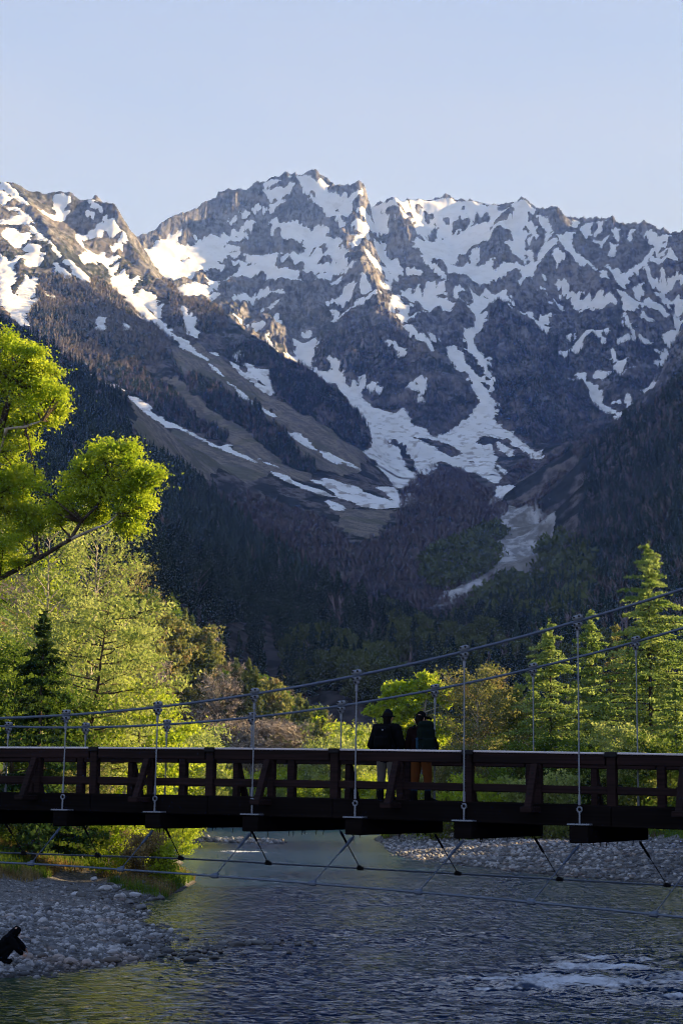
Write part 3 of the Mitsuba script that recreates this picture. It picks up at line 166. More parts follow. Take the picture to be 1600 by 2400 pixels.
far = Land(-1120, 1140, 2560, 4760, 3.2, 5.0)
sdf_far = snow_lines(far)
snow_far = sdf_far > 0
rel, dout, din = relief(far, snow_far)
far.h = far.base + rel
mid = Land(-620, 700, 1270, 2600, 5.0, 9.0)
wxm, wym = mid.X + 16 * (N2(mid.X, mid.Y, 22, 3, 11) - .5), mid.Y + 16 * (N2(mid.X, mid.Y, 22, 3, 12) - .5)
sdf_mid = snow_lines(mid)
snow_mid = sdf_mid > 0
relm, doutm, dinm = relief(mid, snow_mid)
mid.h = mid.base + relm
near = Land(-420, 620, 300, 1330, 5.0, 7.0)
near.h = near.base + 2.5 * (N2(near.X, near.Y, 40, 4, 3) - .5)
east = Land(560, 1600, 250, 4900, 30.0, 30.0)      # the mountain to the right of the view that throws the morning shade
east.h = east.base + 60 * (ridged(east.X, east.Y, 400, 4, 3) - .6) * np.clip(east.base / 400, 0, 1)
west = Land(-1300, -380, 250, 4900, 30.0, 30.0)
west.h = west.base + 50 * (ridged(west.X, west.Y, 400, 4, 5) - .6) * np.clip(west.base / 400, 0, 1)


def away(L):
    """the side mountains stop where the finer sheets of land begin"""
    if L is near: return ~((L.Y > 1300) & (L.X > -600) & (L.X < 690))
    if L not in (east, west): return None
    x, y = np.abs(L.X), L.Y
    return ~(((y > 2590) & (L.X > -1090) & (L.X < 1110)) | ((y <= 2590) & (y > 1300) & (L.X > -590) & (L.X < 670)) | ((y <= 1300) & (L.X > -390) & (L.X < 590)))


def rock_colour(p, n, uv):
    hgt = p.z
    a = fbm(p.x / 60, p.y / 60, p.z / 60, 4)
    b = fbm(p.x / 9, p.y / 16, p.z / 9, 3)
    crack = fbm(p.x / 7 + 3 * a, p.y / 34, p.z / 30, 3)
    c = mix((.080, .082, .092), (.235, .232, .240), smoothstep(.3, .7, .45 * a + .55 * b))
    c = c * mix(.45, 1, smoothstep(.34, .50, crack))
    c = mix(c, (.215, .190, .165), smoothstep(.56, .70, fbm(p.x / 90, p.y / 90 + 4, p.z / 40, 3)) * .5)
    # dwarf pine: near black mats with crisp edges, thickest at middle heights; bare brown scrub lower down
    m = fbm(p.x / 52 + 9, p.y / 70, p.z / 60, 4)
    k = fbm(p.x / 8, p.y / 10, p.z / 8, 3)
    lowness = 1 - smoothstep(820, 1480, hgt + 420 * (m - .5))
    scrub = smoothstep(.485, .525, .68 * m + .32 * k + .10 * lowness - .07)
    c = mix(c, mix((.010, .019, .016), (.028, .044, .028), k), scrub * (.30 + .68 * lowness) * smoothstep(.38, .62, n.z))
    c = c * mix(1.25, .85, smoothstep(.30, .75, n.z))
    k2 = fbm(p.x / 5, p.y / 9, p.z / 17, 3)
    brown = 1 - smoothstep(640, 1060, hgt + 420 * (a - .5))
    wood = mix((.050, .044, .046), (.170, .145, .135), smoothstep(.32, .68, k2))
    wood = mix(wood, (.010, .018, .016), smoothstep(.47, .55, fbm(p.x / 30 + 5, p.y / 40, p.z / 40, 4)) * .9)
    return mix(c, wood, brown * .92)


def slope_colour(p, n, uv):
    """valley ground: leaf litter, bare birch scrub, dead grass"""
    a = fbm(p.x / 45, p.y / 45, 0, 4)
    b = fbm(p.x / 5, p.y / 5, p.z / 5, 3)
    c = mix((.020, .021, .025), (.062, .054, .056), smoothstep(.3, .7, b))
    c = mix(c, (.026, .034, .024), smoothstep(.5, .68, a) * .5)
    return c


def scree_colour(p, n, uv):
    a = fbm(p.x / 38, p.y / 38, 0, 4)
    s = fbm((p.x * .83 + p.y * .55) / 5, (p.x * .55 - p.y * .83) / 50, 1, 4)
    b = fbm(p.x / 5, p.y / 5, p.z / 5, 2)
    c = mix((.125, .112, .105), (.235, .20, .16), smoothstep(.36, .64, .5 * s + .5 * b))
    c = mix(c, (.105, .110, .068), smoothstep(.5, .66, a) * .6)
    return c


def snow_colour(p, n, uv):
    s = fbm(p.x / 26, p.y / 80, p.z / 30, 4)
    f = fbm(p.x / 9, p.y / 40, p.z / 10, 4)
    low = 1 - smoothstep(600, 950, p.z)
    c = mix((.86, .87, .89), (.70, .69, .68), smoothstep(.45, .8, s) * .5)
    return mix(c, (.36, .33, .31), smoothstep(.52, .72, f) * (.12 + .75 * low))


bsdf('rock', {'type': 'diffuse', 'reflectance': proc(rock_colour)})
bsdf('slope', {'type': 'diffuse', 'reflectance': proc(slope_colour)})
bsdf('scree', {'type': 'diffuse', 'reflectance': proc(scree_colour)})
bsdf('snow', {'type': 'diffuse', 'reflectance': proc(snow_colour)})
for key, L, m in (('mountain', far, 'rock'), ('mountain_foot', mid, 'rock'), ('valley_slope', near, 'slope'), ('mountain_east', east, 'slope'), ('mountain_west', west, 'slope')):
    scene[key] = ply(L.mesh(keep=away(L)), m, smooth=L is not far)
tag('mountain', 'jagged grey rock mountain range with a snow streaked face under the sky', kind='structure')
tag('mountain_foot', 'lower mountain slopes with bare brown woods and scree', kind='structure')
tag('valley_slope', 'dark valley sides below the mountain', kind='structure')
tag('mountain_east', 'mountain side right of the valley', kind='structure')
tag('mountain_west', 'mountain side left of the valley', kind='structure')


def lay(key, L, sdist, bsdf_name, thick, label, kind='structure', ragged=1.0, slope=.42, grow=0.):
    """a sheet of snow or gravel on the land: thickens inwards from its outline, dips under the rock outside it, and rocks break through where it is thin"""
    x, y = L.X, L.Y
    base = .5 * L.h + .5 * gaussian_filter(L.h, 9 / L.dx)
    streak = ridged(x * 1.3, y * .45, 15, 4, 31) - .58
    bits = N2(x, y, 6.5, 2, 33) - .5
    sdist = sdist + grow
    t = np.clip(sdist, -16, 30)
    d = np.where(t > 0, thick * np.tanh(t * slope / thick), t * slope) + ragged * (3.4 * streak + 2.6 * bits) * np.exp(-np.maximum(t, 0) / 22.)
    w = np.clip((t - 4) / 18, 0, 1)
    smooth_rock = gaussian_filter(L.h, 5.5 / L.dx)
    h = smooth_rock + d
    h = np.where(t > 9, np.maximum(h, (L.h + .8) * (1 - w) + np.maximum(base, L.h + .8) * w), h)
    scene[key] = ply(L.mesh(h, binary_dilation(sdist > 0, iterations=2)), bsdf_name, smooth=True)
    tag(key, label, kind=kind)


sgn = lambda m, L: (distance_transform_edt(m) - distance_transform_edt(~m)) * L.dx
lay('snowfield', far, sdf_far, 'snow', 5.0, grow=2.4, label='old snow lying in the gullies and bowls of the mountain')
lay('snow_tongue', mid, sdf_mid, 'snow', 3.0, grow=2.4, label='avalanche snow tongues running out into the valley head')
smask = covered([ZONES[k] for k in ('scree', 'screeb', 'screec', 'screed')], wxm, wym) & ~snow_mid
lay('scree', mid, sgn(smask, mid), 'scree', 1.6, 'grassy grey brown scree slope between two strips of wood', ragged=.5)
smaskf = covered([ZONES[k] for k in ('scree', 'screeb')], far.X, far.Y) & ~snow_far
lay('scree_slope', far, sgn(smaskf, far), 'scree', 1.6, 'upper end of the grassy scree slope', ragged=.5)


# ---- the dry stony bed of the side stream in the valley
bedl = Land(50, 230, 1120, 1840, 3.0, 3.0)
bedl.h = np.where(bedl.Y > 1302, mid.at(bedl.X, bedl.Y), near.at(bedl.X, bedl.Y))
bed = covered([ZONES['riverbed']], bedl.X + 14 * (N2(bedl.X, bedl.Y, 20, 3, 41) - .5), bedl.Y + 50 * (N2(bedl.X, bedl.Y, 30, 3, 42) - .5))


def bed_colour(p, n, uv):
    a = fbm(p.x / 5, p.y / 16, 0, 4)
    b = fbm(p.x / 20, p.y / 60, 4, 3)
    return mix(mix((.22, .22, .225), (.48, .475, .48), smoothstep(.3, .7, a)), (.14, .13, .115), smoothstep(.52, .68, b) * .7)


bsdf('bed', {'type': 'diffuse', 'reflectance': proc(bed_colour)})
lay('dry_riverbed', bedl, sgn(bed, bedl), 'bed', 2.8, grow=9.0, label='pale dry stony stream bed winding down the valley', ragged=.4)


# ------------------------------------------------------------------ valley floor, river, gravel
def at(px, py, Y):
    """the point at depth Y (metres ahead) seen at a point of the 1600 x 2400 photograph"""
    d = _r * math.cos(ROLL) * (px - 800) / 3918 + _u * math.sin(ROLL) * (px - 800) / 3918 - _up * (py - 1200) / 3918 + _f
    return EYE + d * (Y / d[1])


WATER = poly('-26,24 -22,30 -14,37 -9,39.6 -7.4,40.8 -5.6,42.6 -5.0,45.5 -4.4,50.3 -5.4,56.9 -6.4,61.6 -7.4,68.9 -7.5,76 -7.5,83.2 -8.2,90.5 -11.2,117 -15.3,146 -20.5,184 -27,233 -34,262 12,266 7.5,240 4.8,194 4.4,159 4.6,140 5.8,128 8,120.2 9.6,113.3 11.9,105.6 13.5,103 15.5,99.3 18.5,91.5 27,82 26,70 22,50 17,32 12,21 2,15 -10,11 -28,8')
BANK = poly('-14.4,71 -13.6,79.6 -12.7,85 -10.9,82 -9.2,76 -7.9,75 -7.4,83.2 -8.1,90.5 -11.1,117 -15.2,146 -20.4,184 -27,233 -70,233 -70,58 -26,62')
BAR = poly('3.5,180 4.2,150 4.6,130 9,110 16,94 26,80 40,92 33,136 24.3,149 21.8,165 23.3,197')
g = Land(-75, 110, -20, 326, 1.0, 3.0)
wj = lambda s, a: (g.X + a * (N2(g.X, g.Y, s, 3, 31) - .5), g.Y + 1.6 * a * (N2(g.X, g.Y, s, 3, 32) - .5))
wet = inside(WATER, *wj(3, 1.1))
sd = distance_transform_edt(~wet) - distance_transform_edt(wet)
turf = inside(BANK, *wj(3, 1.5))
bar = inside(BAR, *wj(4, 2.0))
beach = (~wet) & (~turf) & (g.Y > 22) & (g.Y < 92) & (g.X < 2)
gravel = gaussian_filter((beach | bar).astype(float), 1.2)
st = distance_transform_edt(turf)
hill = np.maximum(g.base - 2.2, 0)
lb = gaussian_filter(turf.astype(float) * np.minimum(st * .42, 2.3), .8)
rise = .045 * np.maximum(sd, 0) * gravel + (1 - gravel) * 2.1 * (1 - np.exp(-np.maximum(sd, 0) / 3.5))
rise = np.where(beach | turf, np.minimum(.05 * np.maximum(sd, 0), .8) + lb, rise)
rise = np.where(bar, np.minimum(.075 * np.maximum(sd, 0), 1.0), rise)
g.h = np.where(sd > 0, rise + hill * np.clip(sd / 12, 0, 1) + .25 * (N2(g.X, g.Y, 5, 3, 33) - .5) * np.clip(sd / 4, 0, 1), -.12 - .5 * np.tanh(-sd / 4))
g.h = gaussian_filter(g.h, .7)
ground = lambda x, y: (lambda r: float(r[0]) if np.ndim(x) == 0 else r)(g.at(np.atleast_1d(x), np.atleast_1d(y)))


def gravel_colour(p, n, uv):
    d1, d2, w = voronoi(p.x * 7, p.y * 7)
    a = fbm(p.x / 2.5, p.y / 2.5, 0, 3)
    c = mix((.09, .092, .10), (.24, .235, .23), w)
    c = c * (.45 + .55 * smoothstep(.02, .22, d2 - d1))
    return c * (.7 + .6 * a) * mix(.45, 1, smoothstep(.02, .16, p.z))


def turf_colour(p, n, uv):
    a = fbm(p.x / 3, p.y / 3, 0, 4)
    b = fbm(p.x * 4, p.y * 4, p.z * 4, 2)
    c = mix((.075, .052, .030), (.050, .085, .018), smoothstep(.38, .58, a))
    return c * (.5 + b)


def stone_colour(lo, hi, warm):
    def fn(p, n, uv):
        a = fbm(p.x * 2.2, p.y * 2.2, p.z * 2.2, 2)
        w = fbm(p.x * .9 + 7, p.y * .9, p.z, 2)
        c = mix(lo, hi, smoothstep(.25, .75, a))
        c = mix(c, warm, smoothstep(.58, .7, w) * .7)
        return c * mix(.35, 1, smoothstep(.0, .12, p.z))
    return fn


bsdf('gravel', {'type': 'diffuse', 'reflectance': proc(gravel_colour)})
bsdf('turf', {'type': 'diffuse', 'reflectance': proc(turf_colour)})
bsdf('stone_pale', {'type': 'principled', 'base_color': proc(stone_colour((.16, .167, .185), (.42, .42, .43), (.31, .25, .22))), 'roughness': .75})
bsdf('stone_grey', {'type': 'principled', 'base_color': proc(stone_colour((.05, .055, .065), (.15, .155, .165), (.14, .11, .10))), 'roughness': .7})
bsdf('stone_dark', {'type': 'principled', 'base_color': proc(stone_colour((.035, .035, .038), (.10, .10, .10), (.09, .07, .055))), 'roughness': .6})
isgrav = (beach | bar | (sd < 1))
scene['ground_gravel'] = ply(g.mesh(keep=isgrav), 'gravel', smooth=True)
tag('ground_gravel', 'grey gravel of the river bed and its bars', kind='structure')
scene['ground'] = ply(g.mesh(np.where(isgrav, g.h - .02, g.h), keep=~isgrav), 'turf', smooth=True)
tag('ground', 'grassy valley floor on both sides of the river', kind='structure')

# ---- the river: two sheets of choppy water meeting at a line across the stream
FOAM = [(8.0, 38.6, 1.6, 1.0, .62), (7.8, 48.2, 2.0, 1.6, .5), (5.6, 41.5, 3.2, 2.6, .75), (6.8, 45.6, 2.4, 1.6, .65), (8.6, 42, 2, 4, .6), (3.6, 39.8, 2.0, 1.0, .5), (2.6, 53.5, 2.6, 3.2, .34), (.6, 56.5, 2.5, 2.5, .30), (-7.8, 138, 2.6, 1.4, .8), (4.5, 57, 3, 3, .26), (-12, 160, 6, 4, .3), (1, 170, 3, 6, .3), (-6, 215, 14, 10, .35)]


def chop(x, y):
    q = lambda sx, sy, o, s: meshkit.fbm(np.stack([(x + .35 * y) / sx, (y - .2 * x) / sy, np.zeros_like(x) + s], -1), o, int(s)) - .5
    r = lambda sx, sy, o, s: 1 - np.abs(2 * meshkit.fbm(np.stack([(x + .5 * y) / sx, (y - .3 * x) / sy, np.zeros_like(x) + s], -1), o, int(s)) - 1)
    calm = .35 + .65 * np.clip((x + 7.5 - (y - 45) * -.05) / 5, 0, 1)
    h = .095 * q(1.5, .8, 4, 3) + .062 * (r(.5, .34, 3, 9) - .6) + .05 * q(6, 4, 2, 5)
    calm = calm * (.40 + 1.15 * np.clip(meshkit.fbm(np.stack([x / 5, y / 9, x * 0 + 2], -1), 3, 8) * 1.6 - .3, 0, 1))
    f = np.zeros_like(x)
    for cx, cy, rx, ry, a in FOAM:
        f = np.maximum(f, a * np.exp(-((x - cx) / rx)**2 - ((y - cy) / ry)**2))
    return h * calm + f * (.62 * (r(.95, .6, 4, 15) - .52)), f


def water_mesh(xs, ys):
    X, Y = np.meshgrid(xs, ys)
    h, f = chop(X, Y)
    return np.stack([X, Y, h], -1).reshape(-1, 3), grid_faces(*X.shape)


def foam_amount(p):
    f = mi.Float(0.)
    for cx, cy, rx, ry, a in FOAM:
        f = dr.maximum(f, a * dr.exp(-dr.square((p.x - cx) / rx) - dr.square((p.y - cy) / ry)))
    n = .6 * fbm((p.x + .5 * p.y) / .8, (p.y - .3 * p.x) / .5, p.z * 5, 4) + .4 * fbm(p.x / .13, p.y / .2, p.z / .1, 3)
    m = fbm((p.x + .5 * p.y) / 3.5, (p.y - .3 * p.x) / 1.6, 8, 3)
    crest = smoothstep(.02, .12, p.z)
    return smoothstep(.56, .76, .70 * n + .26 * m + .44 * f - .20 + .24 * crest * f)


def water_colour(p, n, uv):
    a = fbm(p.x / 6, p.y / 9, 1, 3)
    shallow = 1 - smoothstep(0, 5.5, p.x + 7.0 + .02 * (p.y - 45) + 3 * (a - .5))
    shallow = shallow * (1 - smoothstep(70, 100, p.y))
    c = mix((.006, .022, .064), (.020, .038, .024), shallow)
    return mix(c, (.50, .53, .58), foam_amount(p))


bsdf('water', {'type': 'bumpmap', 'arbitrary': proc(lambda p, n, uv: .062 * fbm((p.x + .4 * p.y) / .40, (p.y - .3 * p.x) / .28, 4, 3), eps=.02), 'scale': 1.0,
               'bsdf': {'type': 'principled', 'base_color': proc(water_colour), 'roughness': proc(lambda p, n, uv: mix(.08, .6, foam_amount(p))), 'specular': .25}})
ny = [30.]
while ny[-1] < 96: ny.append(ny[-1] + max(.16, (ny[-1] - 8) * .0055))
YS = ny[-1]
scene['river'] = ply(water_mesh(np.arange(-18, 24, .16), np.array(ny)), 'water', smooth=True)
tag('river', 'dark blue choppy river water with white ripples', kind='structure')
fy = [YS]
while fy[-1] < 268: fy.append(fy[-1] + .55 + (fy[-1] - 90) * .004)
scene['river_far'] = ply(water_mesh(np.arange(-46, 30, .5), np.array(fy)), 'water', smooth=True)
tag('river_far', 'river upstream of the bridge between gravel bars', kind='structure')
scene['river_near'] = ply(water_mesh(np.arange(-34, 30, .5), np.arange(6, 30.3, .33)), 'water', smooth=True)
tag('river_near', 'river in front of the bridge', kind='structure')


# ---- stones
def stone_mesh(seed, sub=1, flat=.6):
    m = trimesh.creation.icosphere(subdivisions=sub, radius=1)
    v = np.array(m.vertices)
    k = np.random.default_rng(seed)
    sc = np.array([1, k.uniform(.6, .95), k.uniform(.8, 1.2) * flat])
    d = 1 + .5 * (meshkit.fbm(v * 1.3 + seed * 3.7, 3, seed) - .5)
    for _ in range(4):                       # a few flat broken faces
        nn = k.normal(size=3); nn /= np.linalg.norm(nn)
        o = v @ nn
        d = np.where(o > .62, d * (.62 / np.maximum(o, .62))**.8, d)
    return v * d[:, None] * sc, np.array(m.faces)


SHADES = ['pale', 'grey', 'dark']
STONES = []
for i in range(6):
    k = f'stone_kind_{i}'
    scene[k] = {'type': 'shapegroup', 'stone': ply(stone_mesh(i + 1, 1), 'stone_' + ('pale', 'grey', 'pale', 'grey', 'grey', 'dark')[i], smooth=35)}
    STONES.append(k)


def put(key, group, x, y, z, s, rot=0., tilt=0., sz=1.0):
    m = T().translate([float(x), float(y), float(z)]).rotate([0, 0, 1], float(rot))
    if tilt: m = m.rotate([1, 0, 0], float(tilt))
    scene[key] = {'type': 'instance', 'g': {'type': 'ref', 'id': group}, 'to_world': m.scale([float(s), float(s), float(s * sz)])}


def scatter(n, x0, x1, y0, y1, ok):
    x, y = rng.uniform(x0, x1, n), rng.uniform(y0, y1, n)
    k = ok(x, y)
    return x[k], y[k]


gmask = lambda A: (lambda x, y: map_coordinates(A.astype(float), [(y - g.y0) / g.dx, (x - g.x0) / g.dx], order=1, mode='nearest'))
sdf = gmask(sd)
barf, beachf, turff = gmask(bar), gmask(beach), gmask(turf)
n = 0
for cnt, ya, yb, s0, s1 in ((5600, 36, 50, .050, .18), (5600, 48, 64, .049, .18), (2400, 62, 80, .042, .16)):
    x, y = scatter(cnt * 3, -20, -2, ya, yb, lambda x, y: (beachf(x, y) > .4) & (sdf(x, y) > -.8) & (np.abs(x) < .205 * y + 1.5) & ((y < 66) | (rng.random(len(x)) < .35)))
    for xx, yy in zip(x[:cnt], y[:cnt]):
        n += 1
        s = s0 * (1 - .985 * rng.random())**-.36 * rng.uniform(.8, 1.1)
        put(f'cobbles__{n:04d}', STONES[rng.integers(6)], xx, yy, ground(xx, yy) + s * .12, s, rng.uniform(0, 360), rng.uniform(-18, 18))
for i in range(150):
    t = rng.random()**1.3
    q = np.array([-5.2, 47.2]) * (1 - t) + np.array([-1.2, 53.0]) * t + rng.normal(size=2) * [.5, .9]
    n += 1
    s = rng.uniform(.06, .17) * (1 - .3 * t)
    put(f'cobbles__{n:04d}', STONES[(1, 5, 4, 5)[rng.integers(4)]], q[0], q[1], .0 + rng.uniform(-.05, .05), s, rng.uniform(0, 360), 0, .8)
tag('cobbles', 'grey river cobbles covering the left beach', 'cobbles', kind='stuff')
n = 0
x, y = scatter(16000, 2, 30, 88, 200, lambda x, y: (barf(x, y) > .4) & (np.abs(x) < .205 * y + 1.5))
for xx, yy in zip(x[:6500], y[:6500]):
    n += 1
    s = rng.uniform(.10, .26)
    put(f'bar_stones__{n:04d}', STONES[rng.integers(6)], xx, yy, ground(xx, yy) + s * .15, s, rng.uniform(0, 360), rng.uniform(-18, 18))
tag('bar_stones', 'pale stones of the gravel bar on the right bank', 'stones', kind='stuff')
n = 0
for cx, cy, rx, ry, c in ((-14, 178, 8.5, 9, 420), (-8, 172, 3, 6, 120)):
    for _ in range(c):
        n += 1
        a, r = rng.uniform(0, 6.28), rng.random()**.5
        s = rng.uniform(.15, .4)
        put(f'shoal__{n:04d}', STONES[rng.integers(6)], cx + rx * r * math.cos(a), cy + ry * r * math.sin(a), .04 + rng.uniform(-.06, .12), s, rng.uniform(0, 360))
tag('shoal', 'low shoal of stones breaking the far water', 'stones', kind='stuff')


ORD = 'first second third fourth fifth sixth seventh eighth ninth tenth eleventh twelfth thirteenth fourteenth fifteenth sixteenth seventeenth eighteenth nineteenth twentieth'.split()


def nth(i):
    if i < 20: return ORD[i]
    t, u_ = divmod(i + 1, 10)
    tens = {2: 'twent', 3: 'thirt', 4: 'fort', 5: 'fift', 6: 'sixt', 7: 'sevent', 8: 'eight', 9: 'ninet'}[t]
    return tens + 'ieth' if u_ == 0 else tens + 'y-' + ORD[u_ - 1]


def boulder(key, x, y, z, s, seed, shade, label, group=None, flat=.62):
    v, f = stone_mesh(seed, 2, flat)
    a = seed * 1.7
    R = np.array([[math.cos(a), -math.sin(a), 0], [math.sin(a), math.cos(a), 0], [0, 0, 1]])
    scene[key] = ply(((v @ R.T) * s + [x, y, z], f), 'stone_' + shade, smooth=30)
    tag(key, label, 'rock', group)


_num = {}


def key(name):
    _num[name] = _num.get(name, 0) + 1
    return name if _num[name] == 1 else f'{name}_{_num[name] - 1:03d}'


def onz(px, py, z=0.):
    d = at(px, py, 1.) - EYE
    return EYE + d * ((z - EYE[2]) / d[2])


for i, (px, py, s) in enumerate(sorted([(455, 2229, .22), (470, 2240, .20), (492, 2224, .26), (515, 2222, .24), (520, 2212, .2), (556, 2214, .26), (580, 2212, .26), (602, 2210, .3), (625, 2224, .24), (626, 2220, .2), (676, 2232, .14), (723, 2206, .17), (430, 2200, .2), (448, 2250, .22), (500, 2246, .18)])):
    p = onz(px, py + 4, .0)
    boulder(key('wet_rock'), p[0], p[1], .02, s, 40 + i, 'dark', f'dark wet rock breaking the water off the left beach, {nth(i)} from the left', 'rocks in the shallow water', .45)
for i, (px, py, s) in enumerate(sorted([(150, 2280, .34), (205, 2281, .36), (120, 2272, .22), (252, 2280, .24), (264, 2242, .26), (30, 2290, .26), (300, 2268, .2), (292, 2205, .24), (60, 2262, .2), (345, 2216, .22), (390, 2215, .26), (222, 2215, .2), (8, 2288, .3), (100, 2240, .18), (170, 2205, .18), (225, 2206, .17)])):
    p = onz(px, py + 5, .15)
    boulder(key('beach_rock'), p[0], p[1], float(ground(p[0], p[1])) + s * .15, s, 70 + i, ('grey', 'pale', 'grey', 'dark')[i % 4], f'larger rock among the cobbles of the left beach, {nth(i)} from the left', 'larger rocks on the beach')
for i, t in enumerate(np.sort(rng.random(62))):
    px, py = 165 + 215 * (i + .5 * t) / 62, 2005 + 95 * t + rng.uniform(-26, 20)
    p = onz(px, py, 1.2 * (1 - t) + .3)
    s = rng.uniform(.14, .34)
    boulder(key('bank_boulder'), p[0], p[1], float(ground(p[0], p[1])) + .1 * s, s, 100 + i, ('grey', 'dark', 'grey', 'dark', 'pale')[i % 5], f'angular boulder heaped at the foot of the left bank, {nth(i)} from the left', 'boulders at the foot of the left bank')
p = onz(220, 2047, .8)
boulder('white_boulder', p[0], p[1], float(ground(p[0], p[1])) + .25, .2, 200, 'pale', 'single pale round boulder among dark boulders below the left bank')


# ------------------------------------------------------------------ the suspension bridge
def tube(pts, rad, sides=8):
    p = np.asarray(pts, float)
    t = np.gradient(p, axis=0); t /= np.linalg.norm(t, axis=1, keepdims=True) + 1e-12
    a = np.cross(t, np.where(np.abs(t[:, 2:]) < .9, [0, 0, 1.], [1., 0, 0])); a /= np.linalg.norm(a, axis=1, keepdims=True) + 1e-12
    b, ang = np.cross(t, a), np.arange(sides) * 2 * np.pi / sides
    r = np.broadcast_to(rad, (len(p),))[:, None, None]
    v = p[:, None] + r * (np.cos(ang)[None, :, None] * a[:, None] + np.sin(ang)[None, :, None] * b[:, None])
    i, j = np.meshgrid(np.arange(len(p) - 1), np.arange(sides), indexing='ij')
    qd = np.stack([i * sides + j, i * sides + (j + 1) % sides, (i + 1) * sides + (j + 1) % sides, (i + 1) * sides + j], -1).reshape(-1, 4)
    v = v.reshape(-1, 3)
    caps = [[k0, k0 + j + 1, k0 + j] if k0 == 0 else [k0, k0 + j, k0 + j + 1] for k0 in (0, (len(p) - 1) * sides) for j in range(1, sides - 1)]
    return v, np.vstack([qd[:, [0, 1, 2]], qd[:, [0, 2, 3]], np.array(caps)])


def join(ms):
    at_ = np.cumsum([0] + [len(v) for v, _ in ms])
    return np.vstack([v for v, _ in ms]), np.vstack([np.asarray(f) + a for (_, f), a in zip(ms, at_)])


def bevel_box(lx, ly, lz, ch=.008):
    """box centred at the origin with chamfered edges"""
    pts = []
    for sx in (-1, 1):
        for sy in (-1, 1):
            for sz in (-1, 1):
                for k in range(3):
                    d = np.array([lx / 2, ly / 2, lz / 2]) - ch
                    d[k] += ch
                    pts.append(d * [sx, sy, sz])
    m = Manifold.hull_points(np.array(pts)).to_mesh()
    return np.array(m.vert_properties[:, :3]), np.array(m.tri_verts)


PSI, SP, BX, BY, BW, HM = .43057, 1.7498, -4.5007, 27.825, 3.2777, -1.1514
BU, BN = np.array([math.cos(PSI), -math.sin(PSI), 0]), np.array([math.sin(PSI), math.cos(PSI), 0])
BZ = np.array([0, 0, 1.])
deckz = lambda k: 4.298 - .00198 * (k - HM)**2
cablez = lambda k: 5.582 + .03529 * (k - HM)**2
K0, K1 = -12.6, 10.3


def bp(k, side, dz):
    """a point of the bridge: hanger number k (may be fractional), metres across from the near cable, metres above the deck line"""
    return np.array([BX, BY, 0]) + k * SP * BU + side * BN + BZ * (deckz(k) + dz)


def place(m, o, x, z=BZ):
    v, f = m
    x = x / np.linalg.norm(x); y = np.cross(z, x); y /= np.linalg.norm(y); z = np.cross(x, y)
    return v @ np.stack([x, y, z]) + o, f


def beam(a, b, w, h, ch=.008):
    d = b - a
    return place(bevel_box(np.linalg.norm(d), w, h, ch), (a + b) / 2, d)


def wood_colour(lo, hi):
    def fn(p, n, uv):
        t = p.x * BU[0] + p.y * BU[1]
        a = fbm(t * 1.2, (p.x * BN[0] + p.y * BN[1]) * 30, p.z * 40, 3)
        b = fbm(t * .7, p.z * 2, p.y, 3)
        return mix(lo, hi, smoothstep(.3, .75, .6 * a + .4 * b))
    return fn


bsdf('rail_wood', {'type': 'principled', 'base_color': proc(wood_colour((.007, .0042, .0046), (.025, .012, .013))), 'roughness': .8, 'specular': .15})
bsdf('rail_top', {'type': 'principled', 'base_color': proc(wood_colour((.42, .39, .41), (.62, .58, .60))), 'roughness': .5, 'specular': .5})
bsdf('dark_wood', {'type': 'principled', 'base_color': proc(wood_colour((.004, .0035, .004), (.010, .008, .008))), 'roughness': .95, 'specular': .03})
bsdf('steel', {'type': 'principled', 'base_color': {'type': 'rgb', 'value': [.20, .23, .28]}, 'metallic': .3, 'roughness': .5})
bsdf('cable_steel', {'type': 'principled', 'base_color': proc(lambda p, n, uv: mix((.045, .07, .115), (.11, .145, .21), fbm((p.x + p.z) * 22, p.y * 9, p.z * 14, 3))), 'metallic': .3, 'roughness': .45})
bsdf('black_iron', {'type': 'principled', 'base_color': {'type': 'rgb', 'value': [.012, .013, .016]}, 'roughness': .7, 'specular': .15})
BR = 'suspension_bridge'
tag(BR, 'dark timber suspension bridge with steel cables crossing the river', 'bridge')


def part(name, mesh, m, parent=BR, smooth=30):
    k = key(parent + '__' + name)
    scene[k] = ply(mesh, m, smooth=smooth)
    return k


INS = .18                                               # railings stand this far inside the cables
ks = np.arange(K0, K1 + .01, .25)
for sd_, nm in ((INS - .03, 'fascia'), (BW - INS + .03, 'fascia')):
    for j in range(-9, 9):                              # fascia beams in bays, butted with a thin joint
        a, b = .277 + 1.2425 * j, .277 + 1.2425 * (j + 1)
        if a < K0 or b > K1 + .6: continue
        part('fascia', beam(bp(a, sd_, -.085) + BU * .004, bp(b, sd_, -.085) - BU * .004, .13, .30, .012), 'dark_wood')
nb = 0
for j in range(int((K1 - K0) * SP / .215)):             # deck boards across the bridge
    k = K0 + (j + .5) * .215 / SP
    part('deck_board', beam(bp(k, INS + .04, -.03), bp(k, BW - INS - .04, -.03), .205, .055, .006), 'dark_wood')
for q in (.7, 1.64, 2.58):
    part('stringer', join([beam(bp(a, q, -.15), bp(a + 1.0, q, -.15), .16, .17) for a in np.arange(K0, K1 - .9, 1.0)]), 'dark_wood')
for k in range(-12, 10):
    cb = part('cross_beam', beam(bp(k, -.06, -.345), bp(k, BW + .06, -.345), .28, .25, .015), 'dark_wood')
    for q, o, l in zip(rng.uniform(-.02, BW, 9), rng.uniform(-.11, .11, 9), rng.uniform(.04, .11, 9)):
        part('splinter', tube(np.array([bp(k, q, -.465) + BU * o, bp(k, q, -.465 - l) + BU * o * .8]), [.009, .003], 4), 'dark_wood', cb)
